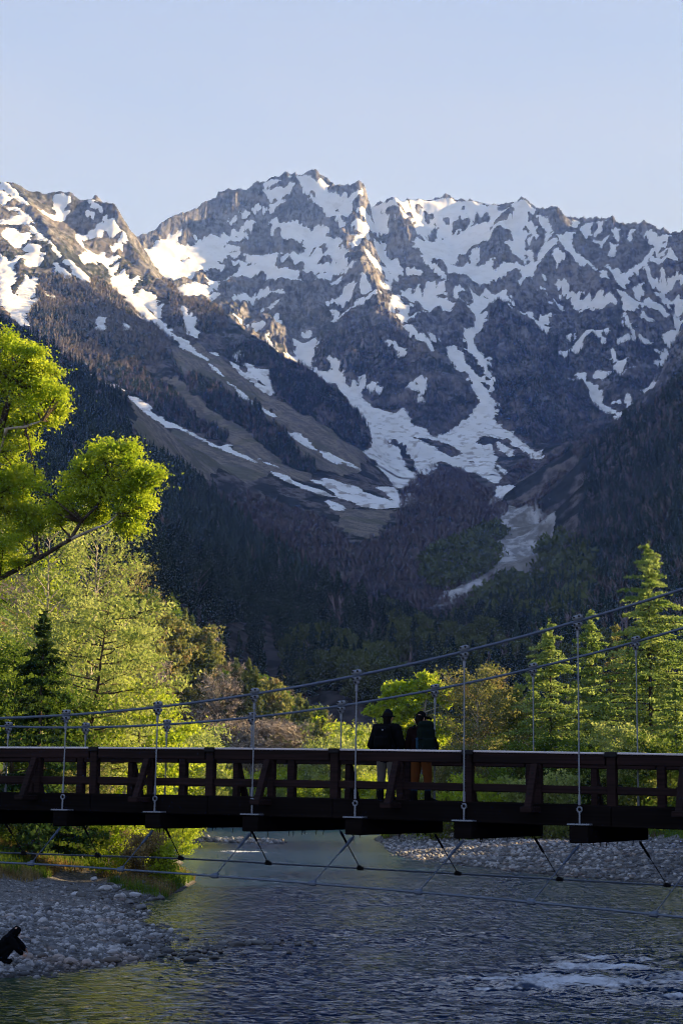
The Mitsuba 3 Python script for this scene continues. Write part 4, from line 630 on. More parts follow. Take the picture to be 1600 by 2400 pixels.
for side, out in ((INS, -1), (BW - INS, 1)):
    for j in range(-9, 9):
        k = .277 + 1.2425 * j
        if k < K0 or k > K1: continue
        o = bp(k, side, 0)
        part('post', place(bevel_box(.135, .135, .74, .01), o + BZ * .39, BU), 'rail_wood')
        part('post_cap', place(bevel_box(.175, .20, .075, .012), o + BZ * .785, BU), 'black_iron')
        k2 = k + 1.2425
        if k2 > K1 + .5: continue
        a, b = bp(k, side, .71) + BU * .089, bp(k2, side, .71) - BU * .089
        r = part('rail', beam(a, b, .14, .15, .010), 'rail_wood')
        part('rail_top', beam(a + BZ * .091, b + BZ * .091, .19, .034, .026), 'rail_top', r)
        part('mid_rail', beam(bp(k, side, .28) + BU * .07, bp(k2, side, .28) - BU * .07, .07, .11, .008), 'rail_wood')
        kp = k - .624 + 1.2425
        o = bp(kp, side, 0)
        part('post', place(bevel_box(.105, .12, .60, .01), o + BZ * .334, BU), 'rail_wood')
        pr = part('prop', beam(bp(kp, side + out * .09, .62) - BU * .03, bp(kp, side + out * .42, -.02) - BU * .03, .105, .10, .01), 'rail_wood')
        part('prop_foot', place(bevel_box(.17, .55, .085, .01), bp(kp, side + out * .25, -.01) - BU * .03 + BZ * -.01, BU), 'rail_wood', pr)
        if side > 1: continue
        for z in (.5, .2):
            q = bp(kp, side - .09 - .33 * (.62 - z) / .64 - .055, z) - BU * .03
            part('bolt', tube([q, q - BN * .018], .017, 6), 'black_iron', pr)

NEAR_D = {-3: .9, -2: .82, -1: .80, 0: .819, 1: .948, 2: 1.144, 3: 1.45, 4: 1.77, 5: 2.203, 6: 2.781, 7: 3.4, 8: 4.1}
FAR_D = {-3: .80, -2: .70, -1: .588, 0: .658, 1: .768, 2: .901, 3: 1.132, 4: 1.391, 5: 1.802, 6: 2.25, 7: 2.8, 8: 3.4}
for side, out, DD, z0, z1 in ((0, -1, NEAR_D, .565, .026), (BW, 1, FAR_D, .60, .032)):
    kk = np.arange(K0 + .4, K1 - .4, .25)
    part('main_cable', tube([bp(k, side, 0) * [1, 1, 0] + BZ * cablez(k) for k in kk], .021, 10), 'cable_steel', smooth=True)
    for k in range(-12, 10):
        top = bp(k, side, 0) * [1, 1, 0] + BZ * cablez(k)
        slope = BU + BZ * .03529 * 2 * (k - HM) / SP
        ring = bp(k, side, 0)
        h = part('hanger', tube([top - BZ * .15, ring + BZ * .09], .0115, 8), 'steel', smooth=True)
        part('clamp', join([place(bevel_box(.145, .10, .075, .022), top + BZ * .05, slope), place(bevel_box(.135, .085, .06, .018), top - BZ * .052, slope),
                            place(bevel_box(.085, .07, .06, .02), top - BZ * .105, slope)]), 'steel', h)
        for dx, dz in ((-.04, .058), (.035, .058), (-.035, -.05), (.035, -.05), (0, -.105)):
            part('clamp_bolt', tube([top + slope * dx + BZ * dz - BN * .03, top + slope * dx + BZ * dz - BN * .066], .016, 6), 'black_iron', h)
        part('socket', tube([top - BZ * .135, top - BZ * .15, top - BZ * .235, top - BZ * .24], [.014, .022, .022, .012], 8), 'steel', h)
        part('sleeve', tube([ring + BZ * .06, ring + BZ * .065, ring + BZ * .20, ring + BZ * .21], [.012, .02, .02, .012], 8), 'steel', h)
        th = np.linspace(0, 2 * np.pi, 17)
        part('eye', tube([ring + .036 * (BU * math.cos(a) + BZ * math.sin(a)) for a in th], .013, 6), 'steel', h, smooth=True)
        part('rod', tube([ring - BZ * .03, bp(k, side, -.215)], .014, 8), 'steel', h, smooth=True)
        part('bearing_plate', place(bevel_box(.33, .22, .022, .004), bp(k, side + out * -.02, -.209), BU), 'steel', h)
    w = {}
    for k, d in DD.items():
        w[k] = bp(k, side + out * d, -.49 - z0 - z1 * (k if k > 0 else 0))
    nodes = [w[k] + (w[-3] - w[-2]) * 5 * 0 for k in sorted(w)]
    first = nodes[0] + (nodes[0] - nodes[1]) * 8 + BN * out * 1.6
    last = nodes[-1] + (nodes[-1] - nodes[-2]) * 1.6
    from scipy.interpolate import CubicSpline
    kz = np.array([-11] + sorted(w) + [9.6])
    cs = CubicSpline(kz, np.array([first] + nodes + [last]))
    part('wind_cable', tube(cs(np.linspace(-11, 9.6, 80)), .016, 8), 'cable_steel', smooth=True)
    for k in range(-3, 9):
        a, b = bp(k, side + out * .02, -.49), w[k]
        s = part('stay', tube([a, b], .0085, 6), 'black_iron' if out > 0 else 'cable_steel', smooth=True)
        d = b - a
        part('turnbuckle', tube([a + d * t for t in (.02, .04, .16, .17, .20, .34, .36)], [.012, .022, .022, .014, .020, .020, .010], 8), 'black_iron' if out > 0 else 'cable_steel', s)
        tang = cs(k + .01) - cs(k - .01)
        part('wind_clamp', join([place(bevel_box(.13, .075, .065, .018), b, tang), place(bevel_box(.07, .06, .05, .012), b - d / np.linalg.norm(d) * .05, tang)]), 'black_iron' if out > 0 else 'cable_steel', s)
    for ke, hh in ((K0 + .1, 1), (K1 - .1, 1)):           # the portals at both ends
        o = bp(ke, side, 0)
        tw = part('portal_post', place(bevel_box(.5, .5, cablez(ke) + 1.2, .03), o * [1, 1, 0] + BZ * ((cablez(ke) + 1.2) / 2), BU), 'dark_wood')
for ke in (K0 + .1, K1 - .1):
    part('portal_beam', beam(bp(ke, -.5, 0) * [1, 1, 0] + BZ * (cablez(ke) + .6), bp(ke, BW + .5, 0) * [1, 1, 0] + BZ * (cablez(ke) + .6), .4, .4, .02), 'dark_wood')
    part('abutment', place(bevel_box(1.6, 4.6, 4.6, .05), bp(ke, BW / 2, 0) * [1, 1, 0] + BZ * 1.3 + BU * (1.2 if ke > 0 else -1.2), BU), 'stone_grey')


# ------------------------------------------------------------------ trees and shrubs
def leaf_colour(lo, hi, s=.5, rare=None):
    def fn(p, n, uv):
        a = fbm(p.x / s, p.y / s, p.z / s, 3)
        c = mix(lo, hi, smoothstep(.28, .72, a))
        if rare is not None:
            c = mix(c, rare, smoothstep(.6, .72, fbm(p.x / 1.7 + 5, p.y / 1.7, p.z / 1.7, 2)))
        return c
    return fn


def leaf(name, lo, hi, s=.5, rare=None, trans=1.0):
    bsdf(name, {'type': 'principledthin', 'base_color': proc(leaf_colour(lo, hi, s, rare)), 'roughness': .55, 'diff_trans': trans, 'spec_trans': 0., 'eta': 1.35})


leaf('leaf_lime', (.24, .36, .022), (.43, .52, .05), .8, trans=1.15)
leaf('leaf_pale', (.22, .30, .07), (.40, .46, .16), .9)
leaf('leaf_green', (.055, .11, .016), (.13, .20, .03), 1.2, trans=.8)
leaf('leaf_far', (.045, .066, .026), (.105, .130, .048), 8, trans=.3)
leaf('leaf_olive', (.12, .15, .045), (.24, .25, .09), 1.0, (.26, .21, .10))
leaf('needle_larch', (.15, .24, .055), (.32, .41, .13), 1.2)
leaf('needle_fir', (.016, .040, .012), (.048, .085, .022), 1.0, trans=.4)
leaf('needle_hill', (.060, .095, .034), (.155, .180, .062), 3.0, trans=.6)
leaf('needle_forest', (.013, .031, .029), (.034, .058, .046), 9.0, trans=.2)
leaf('grass_dry', (.16, .12, .05), (.34, .26, .12), .6)
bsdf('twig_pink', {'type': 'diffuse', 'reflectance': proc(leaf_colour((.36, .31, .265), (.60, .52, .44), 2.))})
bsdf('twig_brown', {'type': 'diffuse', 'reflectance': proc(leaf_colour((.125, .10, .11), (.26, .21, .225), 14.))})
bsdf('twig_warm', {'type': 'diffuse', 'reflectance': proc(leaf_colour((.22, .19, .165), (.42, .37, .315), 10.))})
bsdf('bark', {'type': 'diffuse', 'reflectance': proc(leaf_colour((.028, .022, .018), (.085, .070, .058), .25))})
bsdf('bark_pale', {'type': 'diffuse', 'reflectance': proc(leaf_colour((.20, .18, .155), (.46, .42, .37), .3))})


def leaves(c, s, g_=rng, up=.35, aspect=.62):
    """one small pointed face per spray, centred on c, of size s"""
    n_ = len(c)
    a = g_.normal(size=(n_, 3)); a /= np.linalg.norm(a, axis=1, keepdims=True)
    w = g_.normal(size=(n_, 3)); w[:, 2] += up
    b = np.cross(a, w); b /= np.linalg.norm(b, axis=1, keepdims=True) + 1e-9
    s = np.broadcast_to(s, (n_,))[:, None] * g_.uniform(.65, 1.35, (n_, 1))
    v = np.stack([c + a * s, c - a * s * .5 + b * s * aspect, c - a * s * .5 - b * s * aspect], 1).reshape(-1, 3)
    return v, np.arange(3 * n_).reshape(-1, 3)


def wiggle(a, b, n_, amp, g_):
    t = np.linspace(0, 1, n_)[:, None]
    p = a + (b - a) * t
    o = g_.normal(size=(n_, 3)) * amp * np.sin(np.pi * t)
    return p + np.cumsum(o, 0) * .5


def limb(pts, r0, r1, sides=6):
    return tube(pts, np.linspace(r0, r1, len(pts)), sides)


def cloud_tree(name, label, trunk, lobes, Y, m, bark='bark', leaf_s=.15, dens=190, limbs=(), r0=.3, cat='tree', seed=0, group=None, depth=.9, limb_label=None):
    """a broadleaf tree whose crown is a cluster of leafy lobes; trunk and limbs are paths, lobes (px, py, rx, ry, dy)"""
    g_ = np.random.default_rng(seed)
    k = key(name)
    tag(k, label, cat, group)
    W = [at(*p) for p in trunk]
    scene[k + '__trunk'] = ply(limb(np.array(W), r0, r0 * .35, 8), bark, smooth=True)
    tips, cl, wood = [], [], []
    for j, L in enumerate(limbs):
        scene[f'{k}__limb' + (f'_{j:03d}' if j else '')] = ply(limb(np.array([at(*p) for p in L[0]]), L[1], L[2], 7), L[3] if len(L) > 3 else bark, smooth=True)
        if j == 0 and limb_label: labels[f'{k}__limb'] = {'label': limb_label}
    spine = np.array(W[1:] + [at(*p) for L in limbs for p in L[0]])
    sat = []
    for px, py, rx, ry, dy in lobes:
        for _ in range(6):
            a_ = g_.uniform(0, 6.28)
            sat.append((px + .9 * rx * math.cos(a_), py + .88 * ry * math.sin(a_), rx * g_.uniform(.2, .44), ry * g_.uniform(.14, .30), dy + g_.uniform(-.6, .6)))
    for px, py, rx, ry, dy in [(a, b, c_ * .76, d_ * .70, e) for a, b, c_, d_, e in lobes] + sat:
        c = at(px, py, Y + dy)
        R = np.array([rx * (Y + dy) / 3918, max(rx, ry) * (Y + dy) / 3918 * depth, ry * (Y + dy) / 3918])
        near_ = spine[np.linalg.norm(spine - c, axis=1).argmin()]
        wood.append(limb(wiggle(near_, c, 5, .12, g_), .07, .025, 5))
        nc = max(5, int(6.5 * R[0] * R[2] / .30))
        d = g_.normal(size=(nc, 3)); d /= np.linalg.norm(d, axis=1, keepdims=True)
        d[:, 2] += .25 * np.sin(3 * np.arctan2(d[:, 0], d[:, 1]) + px)
        cc = c + d * R * (g_.uniform(.15, 1.22, (nc, 1))**.6) * (1 + .22 * np.sin(5 * d[:, :1] + px) * np.cos(4 * d[:, 2:] + py))
        for q in cc:
            wood.append(limb(wiggle(c + (q - c) * .1, q, 3, .06, g_), .022, .008, 3))
            m_ = int(dens * g_.uniform(.55, 1.3) * .30)
            o = g_.normal(size=(m_, 3)) * np.array([.30, .30, .19]) * g_.uniform(.45, 1.35)
            cl.append(q + o)
    scene[k + '__crown'] = ply(leaves(np.vstack(cl), leaf_s, g_), m)
    scene[k + '__branches'] = ply(join(wood), bark)
    labels[k + '__branches'] = {'kind': 'stuff'}
    labels[k + '__crown'] = {'kind': 'stuff'}
    return k


def spread_mesh(H, Wd, seed, n_limb=26, rise=.35, start=.2, dens=26, clump=.35, r0=.16, lean=(0, 0), profile=1.0, twigs=True):
    """trunk, branches and leaf positions of a lacy spreading tree of height H and width Wd standing at the origin"""
    g_ = np.random.default_rng(seed)
    top = np.array([lean[0], lean[1], H])
    tr = wiggle(np.zeros(3), top, 9, H * .010, g_)
    trunk = limb(tr, r0, r0 * .12, 7)
    wood, cl = [], []
    for i in range(n_limb):
        t = start + (1 - start) * (i + g_.random()) / n_limb
        f = t * 8; j = min(int(f), 7)
        o = tr[j] + (tr[j + 1] - tr[j]) * (f - j)
        L = Wd / 2 * (math.sin(math.pi * (.12 + .80 * (1 - t)))**.8) * g_.uniform(.6, 1.1) * profile
        az = i * 2.4 + g_.normal() * .4
        up = rise * (.4 + t) + g_.normal() * .1
        e = o + L * np.array([math.cos(az), math.sin(az), up])
        path = wiggle(o, e, 6, L * .035, g_)
        wood.append(limb(path, r0 * .42 * (1 - .6 * t), .014, 5))
        for b in range(int(3 + L * 1.8)):
            s_ = g_.uniform(.25, 1.0); f2 = s_ * 5; j2 = min(int(f2), 4)
            q0 = path[j2] + (path[j2 + 1] - path[j2]) * (f2 - j2)
            a2 = az + g_.choice([-1, 1]) * g_.uniform(.4, 1.1)
            l2 = L * g_.uniform(.18, .42) * (1.25 - s_ * .6)
            q1 = q0 + l2 * np.array([math.cos(a2), math.sin(a2), g_.uniform(-.1, .55)])
            if twigs: wood.append(limb(np.array([q0, (q0 + q1) / 2 + g_.normal(size=3) * .05 * l2, q1]), .018, .006, 3))
            for q, w_ in ((q1, 1.), ((q0 + q1) / 2, .6)):
                cl.append(q + g_.normal(size=(max(1, int(dens * w_)), 3)) * np.array([1, 1, .6]) * clump)
    return trunk, join(wood), np.vstack(cl)


def spread_tree(name, label, base, H, Wd, m, bark='bark', leaf_s=.14, seed=0, group=None, cat='tree', **kw):
    k = key(name); tag(k, label, cat, group)
    tr, wd, cl = spread_mesh(H, Wd, seed, **kw)
    o = np.asarray(base)
    g_ = np.random.default_rng(seed + 999)
    scene[k + '__trunk'] = ply((tr[0] + o, tr[1]), bark, smooth=True)
    scene[k + '__branches'] = ply((wd[0] + o, wd[1]), bark)
    labels[k + '__branches'] = {'kind': 'stuff'}; labels[k + '__crown'] = {'kind': 'stuff'}
    scene[k + '__crown'] = ply(leaves(cl + o, leaf_s, g_), m)
    return k


def conifer_mesh(H, R, seed, whorl=.5, nb=6, dens=30, droop=.25, start=.06, power=.85, spray=.2, ragged=.35, up_tip=.1):
    g_ = np.random.default_rng(seed)
    tr = wiggle(np.zeros(3), np.array([g_.normal() * .012 * H, 0, H]), 7, H * .003, g_)
    trunk = limb(tr, H * .0125, H * .0012, 7)
    wood, cl = [], []
    z = start * H
    while z < H * .985:
        t = z / H
        Rz = R * (1 - t)**power * (1 if t > .25 else .72 + 1.1 * t)
        for b in range(nb):
            if g_.random() < .12 and t < .9: continue
            az = g_.uniform(0, 2 * math.pi)
            L = max(.25, Rz * g_.uniform(1 - 2 * ragged, 1.12))
            dz = -droop * L + up_tip * L
            o = np.array([tr[-1, 0] * t, 0, z])
            e = o + np.array([math.cos(az) * L, math.sin(az) * L, -droop * L])
            tip = e + np.array([math.cos(az), math.sin(az), 1.6]) * .06 * L
            pth = np.array([o, o + (e - o) * .55 + [0, 0, .05 * L], e, tip])
            wood.append(limb(pth, .012 + .012 * L, .006, 3))
            m_ = max(4, int(dens * L))
            s_ = g_.uniform(.12, 1.03, m_)
            q = o + (e - o) * s_[:, None]
            lat = np.array([-math.sin(az), math.cos(az), 0])
            wd_ = .34 * L * (1 - s_ * .75) * g_.uniform(-1, 1, m_)
            q = q + lat * wd_[:, None] + np.stack([g_.normal(size=m_) * .05, g_.normal(size=m_) * .05, .04 * L * np.sin(s_ * 3) - np.abs(wd_) * .25 + g_.normal(size=m_) * .07], 1)
            cl.append(q)
        z += whorl * g_.uniform(.75, 1.3) * (1 - .45 * t)
    cl.append(np.stack([g_.normal(size=16) * .1 + tr[-1, 0], g_.normal(size=16) * .1, H - np.abs(g_.normal(size=16)) * .05 * H], 1))
    return trunk, join(wood), np.vstack(cl)


def conifer(name, label, base, H, R, m, bark='bark', seed=0, spray=.2, group=None, up=1.4, **kw):
    k = key(name); tag(k, label, 'tree', group)
    tr, wd, cl = conifer_mesh(H, R, seed, **kw)
    o = np.asarray(base)
    scene[k + '__trunk'] = ply((tr[0] + o, tr[1]), bark, smooth=True)
    scene[k + '__branches'] = ply((wd[0] + o, wd[1]), bark)
    labels[k + '__branches'] = {'kind': 'stuff'}; labels[k + '__crown'] = {'kind': 'stuff'}
    scene[k + '__crown'] = ply(leaves(cl + o, spray, np.random.default_rng(seed + 5), up=up), m)
    return k


def stand(px, Y, x=None):
    """the ground point below picture column px at depth Y"""
    p = at(px, 1800, Y)
    return np.array([p[0], Y, float(ground(p[0], Y)) if Y < 322 else float(near.at([p[0]], [Y])[0])])


# ---- hero trees on the left
cloud_tree('willow_tree', 'tall lime green broadleaf tree at the left edge with one dark limb reaching right', [(-190, 1985, 86), (-150, 1700, 86), (-95, 1440, 86), (-50, 1250, 86.5), (-10, 1050, 86), (30, 900, 86)],
           [(35, 850, 62, 55, 0), (92, 905, 55, 55, -.6), (20, 935, 70, 60, .8), (112, 940, 40, 42, .6), (88, 985, 38, 22, 0), (-10, 830, 50, 60, .5), (-70, 890, 80, 100, 0), (10, 990, 40, 25, 1), (62, 850, 34, 40, -1),
            (22, 1065, 62, 55, 0), (55, 1145, 38, 60, -.4), (10, 1200, 60, 75, .6), (62, 1225, 28, 45, .3), (-60, 1120, 90, 150, 0), (5, 1290, 55, 45, -.5), (-70, 1300, 70, 90, 0),
            (262, 1082, 62, 42, 0), (312, 1112, 48, 44, .5), (228, 1105, 48, 42, -.5), (350, 1112, 26, 24, 0), (196, 1150, 46, 44, .4), (255, 1158, 58, 42, -.6), (312, 1180, 34, 40, .3), (160, 1190, 34, 36, 0), (300, 1230, 22, 18, .2), (275, 1060, 40, 25, .2), (334, 1150, 26, 30, 0), (215, 1195, 34, 28, .6), (110, 1200, 44, 36, .8)],
           86, 'leaf_lime', leaf_s=.10, dens=185, limbs=[([(-95, 1440, 86), (0, 1355, 86), (92, 1308, 85.6), (165, 1264, 85.5), (190, 1222, 85.4), (228, 1185, 85.5), (240, 1150, 85.6), (262, 1130, 85.6), (310, 1112, 86)], .15, .03, 'bark'),
                                                          ([(165, 1264, 85.5), (215, 1242, 85.2), (250, 1228, 85.2), (275, 1205, 85.3)], .09, .03, 'bark_pale'), ([(-30, 1180, 86.3), (15, 1005, 85.2), (60, 1000, 85), (100, 985, 85.2)], .16, .04, 'bark_pale')], r0=.42, seed=3, limb_label='long dark crooked limb carrying a round lime green head of leaves')
spread_tree('birch_tree', 'pale barked sparse birch behind the willow, its crown top left of the dark limb', stand(95, 108), 18.5, 9.5, 'leaf_pale', 'bark_pale', seed=11, leaf_s=.13, dens=16, n_limb=38, rise=.75, clump=.36, r0=.2)
spread_tree('birch_tree', 'pale barked lacy birch with yellow green leaves right of the dark fir', stand(205, 112), 18.8, 9.0, 'leaf_pale', 'bark_pale', seed=12, leaf_s=.13, dens=15, n_limb=38, rise=.75, clump=.36, r0=.2)
spread_tree('birch_tree', 'reddish half bare birch crown standing highest against the dark forest', stand(262, 118), 18.2, 7.0, 'leaf_olive', 'bark_pale', seed=13, leaf_s=.11, dens=14, n_limb=34, rise=.85, clump=.34, r0=.17)
spread_tree('birch_tree', 'sparse yellow green birch at the right edge of the left group of trees', stand(296, 120), 14.5, 6.0, 'leaf_pale', 'bark_pale', seed=14, leaf_s=.13, dens=14, n_limb=34, rise=.6, clump=.36, r0=.16)
spread_tree('birch_tree', 'leaning lime leaved birch at the far left behind the fir', stand(15, 112), 17, 9, 'leaf_lime', 'bark_pale', seed=15, leaf_s=.14, dens=24, n_limb=32, rise=.6, clump=.4, r0=.2)
spread_tree('elm_tree', 'yellow green tree with dark trunk and flat spreading branches behind the left railing', stand(182, 97), 13.2, 10.5, 'leaf_pale', 'bark', seed=16, leaf_s=.13, dens=19, n_limb=44, rise=.10, start=.18, clump=.36, r0=.19, lean=(1.5, 0))
spread_tree('elm_tree', 'low flat branched green tree left of the dark trunked one', stand(30, 92), 8.6, 10, 'leaf_green', 'bark', seed=17, leaf_s=.14, dens=34, n_limb=34, rise=.12, start=.2, clump=.38, r0=.16)
spread_tree('elm_tree', 'small pale green tree right of the dark trunked one above the railing', stand(318, 104), 9.0, 6.5, 'leaf_lime', 'bark', seed=18, leaf_s=.13, dens=26, n_limb=34, rise=.15, start=.2, clump=.34, r0=.13)
conifer('fir_tree', 'dark green fir standing at the far left before the pale birches', stand(88, 82), 12.4, 4.6, 'needle_fir', seed=21, spray=.15, whorl=.62, nb=7, dens=52, droop=.20, start=.08, ragged=.42)

# ---- right bank: larches, bright broadleaf, bare birch
for i, (px, Y, H, R, lab, sd2) in enumerate([
        (1290, 172, 22.0, 7.4, 'light green larch left of the pair whose tops meet the upper cable', 31), (1384, 177, 22.8, 6.6, 'light green larch right of the pair whose tops meet the upper cable', 32),
        (1527, 167, 28.6, 10.0, 'tallest larch, near the right edge of the picture', 33), (1212, 182, 16.6, 6.0, 'small larch at the left end of the row of larches', 34),
        (1452, 186, 22.2, 6.5, 'brownish larch behind and left of the tallest one', 35), (1625, 182, 24.0, 8.0, 'larch cut by the right edge of the picture', 36),
        (1345, 190, 16, 6.0, 'low larch standing behind the pair at the upper cable', 38), (1585, 160, 14, 6.0, 'short dense larch low at the right edge', 39), (1425, 163, 12.5, 5.6, 'short larch under the tallest one', 40), (1245, 188, 19.5, 6.5, 'larch half hidden behind the left one of the pair', 44), (1490, 178, 18.5, 6.5, 'larch standing between the pair and the tallest larch', 45), (1570, 186, 22.5, 7.0, 'larch rising behind the tallest one on its right', 46)]):
    conifer('larch_tree', lab, stand(px, Y), H, R, 'needle_larch' if i != 4 else 'leaf_olive', seed=sd2, spray=.19, whorl=.62, nb=6, dens=30, droop=.07, start=.07, power=.68, ragged=.46, up=.4, group='larches on the right bank')
cloud_tree('maple_tree', 'bright lime green round headed tree behind the two walkers', [(997, 1905, 190), (996, 1760, 190), (993, 1670, 190), (1002, 1615, 190)],
           [(925, 1622, 32, 26, 0), (903, 1655, 28, 26, 1), (948, 1650, 30, 30, -1), (1003, 1598, 28, 20, 0), (1024, 1622, 26, 18, 1), (985, 1620, 20, 18, 0), (925, 1690, 44, 26, -.5), (975, 1712, 34, 24, .5), (1035, 1700, 34, 24, 0), (1010, 1745, 40, 26, 0), (880, 1660, 18, 18, .5), (950, 1745, 46, 26, 1), (1042, 1640, 16, 12, 0)],
           190, 'leaf_lime', bark='bark_pale', leaf_s=.24, dens=95, limbs=[([(996, 1720, 190), (960, 1680, 190), (930, 1640, 190)], .10, .03)], r0=.24, seed=41)
spread_tree('birch_tree', 'bare pale limbed birch with orange buds right of the bright green tree', stand(1120, 178), 15.6, 10, 'leaf_olive', 'bark_pale', seed=42, leaf_s=.17, dens=16, n_limb=40, rise=.85, clump=.45, r0=.17)
spread_tree('birch_tree', 'second bare birch with white upright limbs beside the larches', stand(1175, 181), 14.2, 8, 'leaf_olive', 'bark_pale', seed=43, leaf_s=.16, dens=12, n_limb=34, rise=.95, clump=.42, r0=.15)
for i, (px, Y, H, Wd, m, bk, lab) in enumerate([
        (1085, 172, 7.8, 9, 'leaf_olive', 'bark', 'olive bush with dark twigs right of the walkers'), (1165, 168, 8.2, 9, 'leaf_olive', 'bark_pale', 'olive bush below the bare birches'),
        (1240, 166, 7.5, 9, 'leaf_green', 'bark', 'dark green undergrowth bush left under the larch pair'), (1330, 164, 7.4, 9, 'leaf_green', 'bark', 'dark green undergrowth bush right under the larch pair'),
        (1478, 158, 8.4, 7.5, 'leaf_pale', 'bark_pale', 'silvery pale willow bush in front of the tallest larch'), (1400, 160, 6.4, 8, 'leaf_green', 'bark', 'green bush left of the silvery willow'),
        (1570, 156, 6.6, 9, 'leaf_green', 'bark', 'green bush low at the right edge'), (1010, 176, 5.6, 8, 'leaf_lime', 'bark', 'low lime bush seen through the railing under the walkers'),
        (1130, 163, 4.6, 8, 'leaf_lime', 'bark_pale', 'low twiggy bush seen through the right railing bay next to the walkers'), (1280, 158, 4.2, 8, 'leaf_pale', 'bark_pale', 'pale twiggy bush seen through the middle right railing bay')]):
    spread_tree('bush', lab, stand(px, Y), H, Wd, m, bk, seed=60 + i, leaf_s=.17, dens=24, n_limb=34, rise=.55, start=.04, clump=.45, r0=.09, cat='bush', group='bushes on the right bank')

# ---- kinds to plant many times
KH = {}                                                  # the height each kind really has


def kind(name, trunk, wood, crown, bk, m):
    KH[name] = float(np.percentile(crown[0][:, 2], 99.5))
    scene[name] = {'type': 'shapegroup', 'trunk': ply(join([trunk, wood]) if wood is not None else trunk, bk)}
    if crown is not None: scene[name]['crown'] = ply(crown, m)


def fir_low(H, R, seed, layers=7, n_=7, jag=.35):
    """a small fir: rings of drooping boughs, each one folded face pair"""
    g_ = np.random.default_rng(seed)
    v, f = [], []
    for l in range(layers):
        t = l / layers
        z0, z1 = H * (.10 + .88 * t + .06), H * (.10 + .88 * t - .06)
        r = R * (1 - t)**.85
        for b in range(n_):
            a = 2 * math.pi * (b + g_.uniform(-.3, .3) + .5 * (l % 2)) / n_
            rr = r * g_.uniform(1 - jag, 1.1); w_ = math.pi / n_ * 1.15
            zz = z1 - .12 * rr + g_.normal() * .02 * H
            i0 = len(v)
            v += [[0, 0, z0 + .10 * H * (1 - t)], [rr * .62 * math.cos(a - w_), rr * .62 * math.sin(a - w_), zz + .05 * H], [rr * math.cos(a), rr * math.sin(a), zz], [rr * .62 * math.cos(a + w_), rr * .62 * math.sin(a + w_), zz + .05 * H]]
            f += [[i0, i0 + 1, i0 + 2], [i0, i0 + 2, i0 + 3]]
    return np.array(v), np.array(f)


def brush(H, seed, n_=14, spread=.3):
    """a small leafless tree: a stem and a fan of twigs"""
    g_ = np.random.default_rng(seed)
    v, f = [], []
    for i in range(n_):
        a, b = g_.uniform(0, 2 * math.pi), g_.uniform(.2, 1)
        o = np.array([0, 0, H * g_.uniform(.15, .55)])
        e = o + np.array([math.cos(a) * spread * H * b, math.sin(a) * spread * H * b, H * g_.uniform(.3, .5)])
        s_ = np.array([-math.sin(a + 1), math.cos(a + 1), .2]) * H * g_.uniform(.012, .03)
        i0 = len(v); v += [o, (o + e) / 2 + s_, e, (o + e) / 2 - s_]; f += [[i0, i0 + 1, i0 + 2], [i0, i0 + 2, i0 + 3]]
    i0 = len(v); w_ = H * .012
    v += [[-w_, 0, 0], [w_, 0, 0], [0, 0, H * .8], [0, -w_, 0], [0, w_, 0], [0, 0, H * .8]]; f += [[i0, i0 + 1, i0 + 2], [i0 + 3, i0 + 4, i0 + 5]]
    return np.array(v), np.array(f)


for i in range(4):
    tr, wd, cl = conifer_mesh(14, 3.2 + .3 * i, 200 + i, whorl=.8, nb=6, dens=17, droop=.2, power=.75, ragged=.33)
    kind(f'fir_kind_{i}', tr, None, leaves(cl, .36, rng, up=.5), 'bark', 'needle_hill')
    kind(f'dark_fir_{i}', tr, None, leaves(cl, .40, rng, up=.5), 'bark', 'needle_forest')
for i in range(3):
    tr, wd, cl = spread_mesh(9, 7, 220 + i, n_limb=30, rise=.9, start=.12, dens=13, clump=.45, r0=.11)
    kind(f'bare_kind_{i}', tr, wd, leaves(cl, .42, rng, up=.1, aspect=.07), 'twig_pink', 'twig_pink')
for i in range(4):
    tr, wd, cl = spread_mesh(6, 7.5, 240 + i, n_limb=34, rise=.8, start=.03, dens=17, clump=.42, r0=.07, twigs=i > 1)
    kind(f'bush_kind_{i}', tr, wd, leaves(cl, .17, rng), ('bark', 'bark', 'twig_pink', 'bark_pale')[i], ('leaf_lime', 'leaf_pale', 'leaf_pale', 'leaf_olive')[i])
for i in range(3):
    tr, wd, cl = spread_mesh(10, 8, 260 + i, n_limb=28, rise=.55, start=.15, dens=15, clump=.6, r0=.13, twigs=False)
    kind(f'round_kind_{i}', tr, wd, leaves(cl, .40, rng), 'bark', 'leaf_olive')
    kind(f'olive_wood_{i}', tr, None, leaves(cl, .46, rng), 'bark', 'leaf_far')
    kind(f'wood_kind_{i}', tr, wd, leaves(cl, .40, rng), 'bark', 'leaf_green')
for i in range(5):
    scene[f'far_fir_{i}'] = {'type': 'shapegroup', 'fir': ply(fir_low(1, .19 + .035 * i, 300 + i, 6, 7, .5), 'needle_forest')}
    scene[f'mid_fir_{i}'] = {'type': 'shapegroup', 'fir': ply(fir_low(1, .19 + .035 * i, 320 + i, 9, 8, .6), 'needle_forest')}
for i in range(4):
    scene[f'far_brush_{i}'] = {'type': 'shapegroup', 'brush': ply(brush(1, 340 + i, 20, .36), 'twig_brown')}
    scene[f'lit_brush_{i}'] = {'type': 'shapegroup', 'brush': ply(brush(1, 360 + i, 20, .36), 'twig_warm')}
    scene[f'far_green_{i}'] = {'type': 'shapegroup', 'brush': ply(leaves(np.random.default_rng(i).normal(size=(26, 3)) * [.26, .26, .22] + [0, 0, .55], .24, rng), 'leaf_far')}

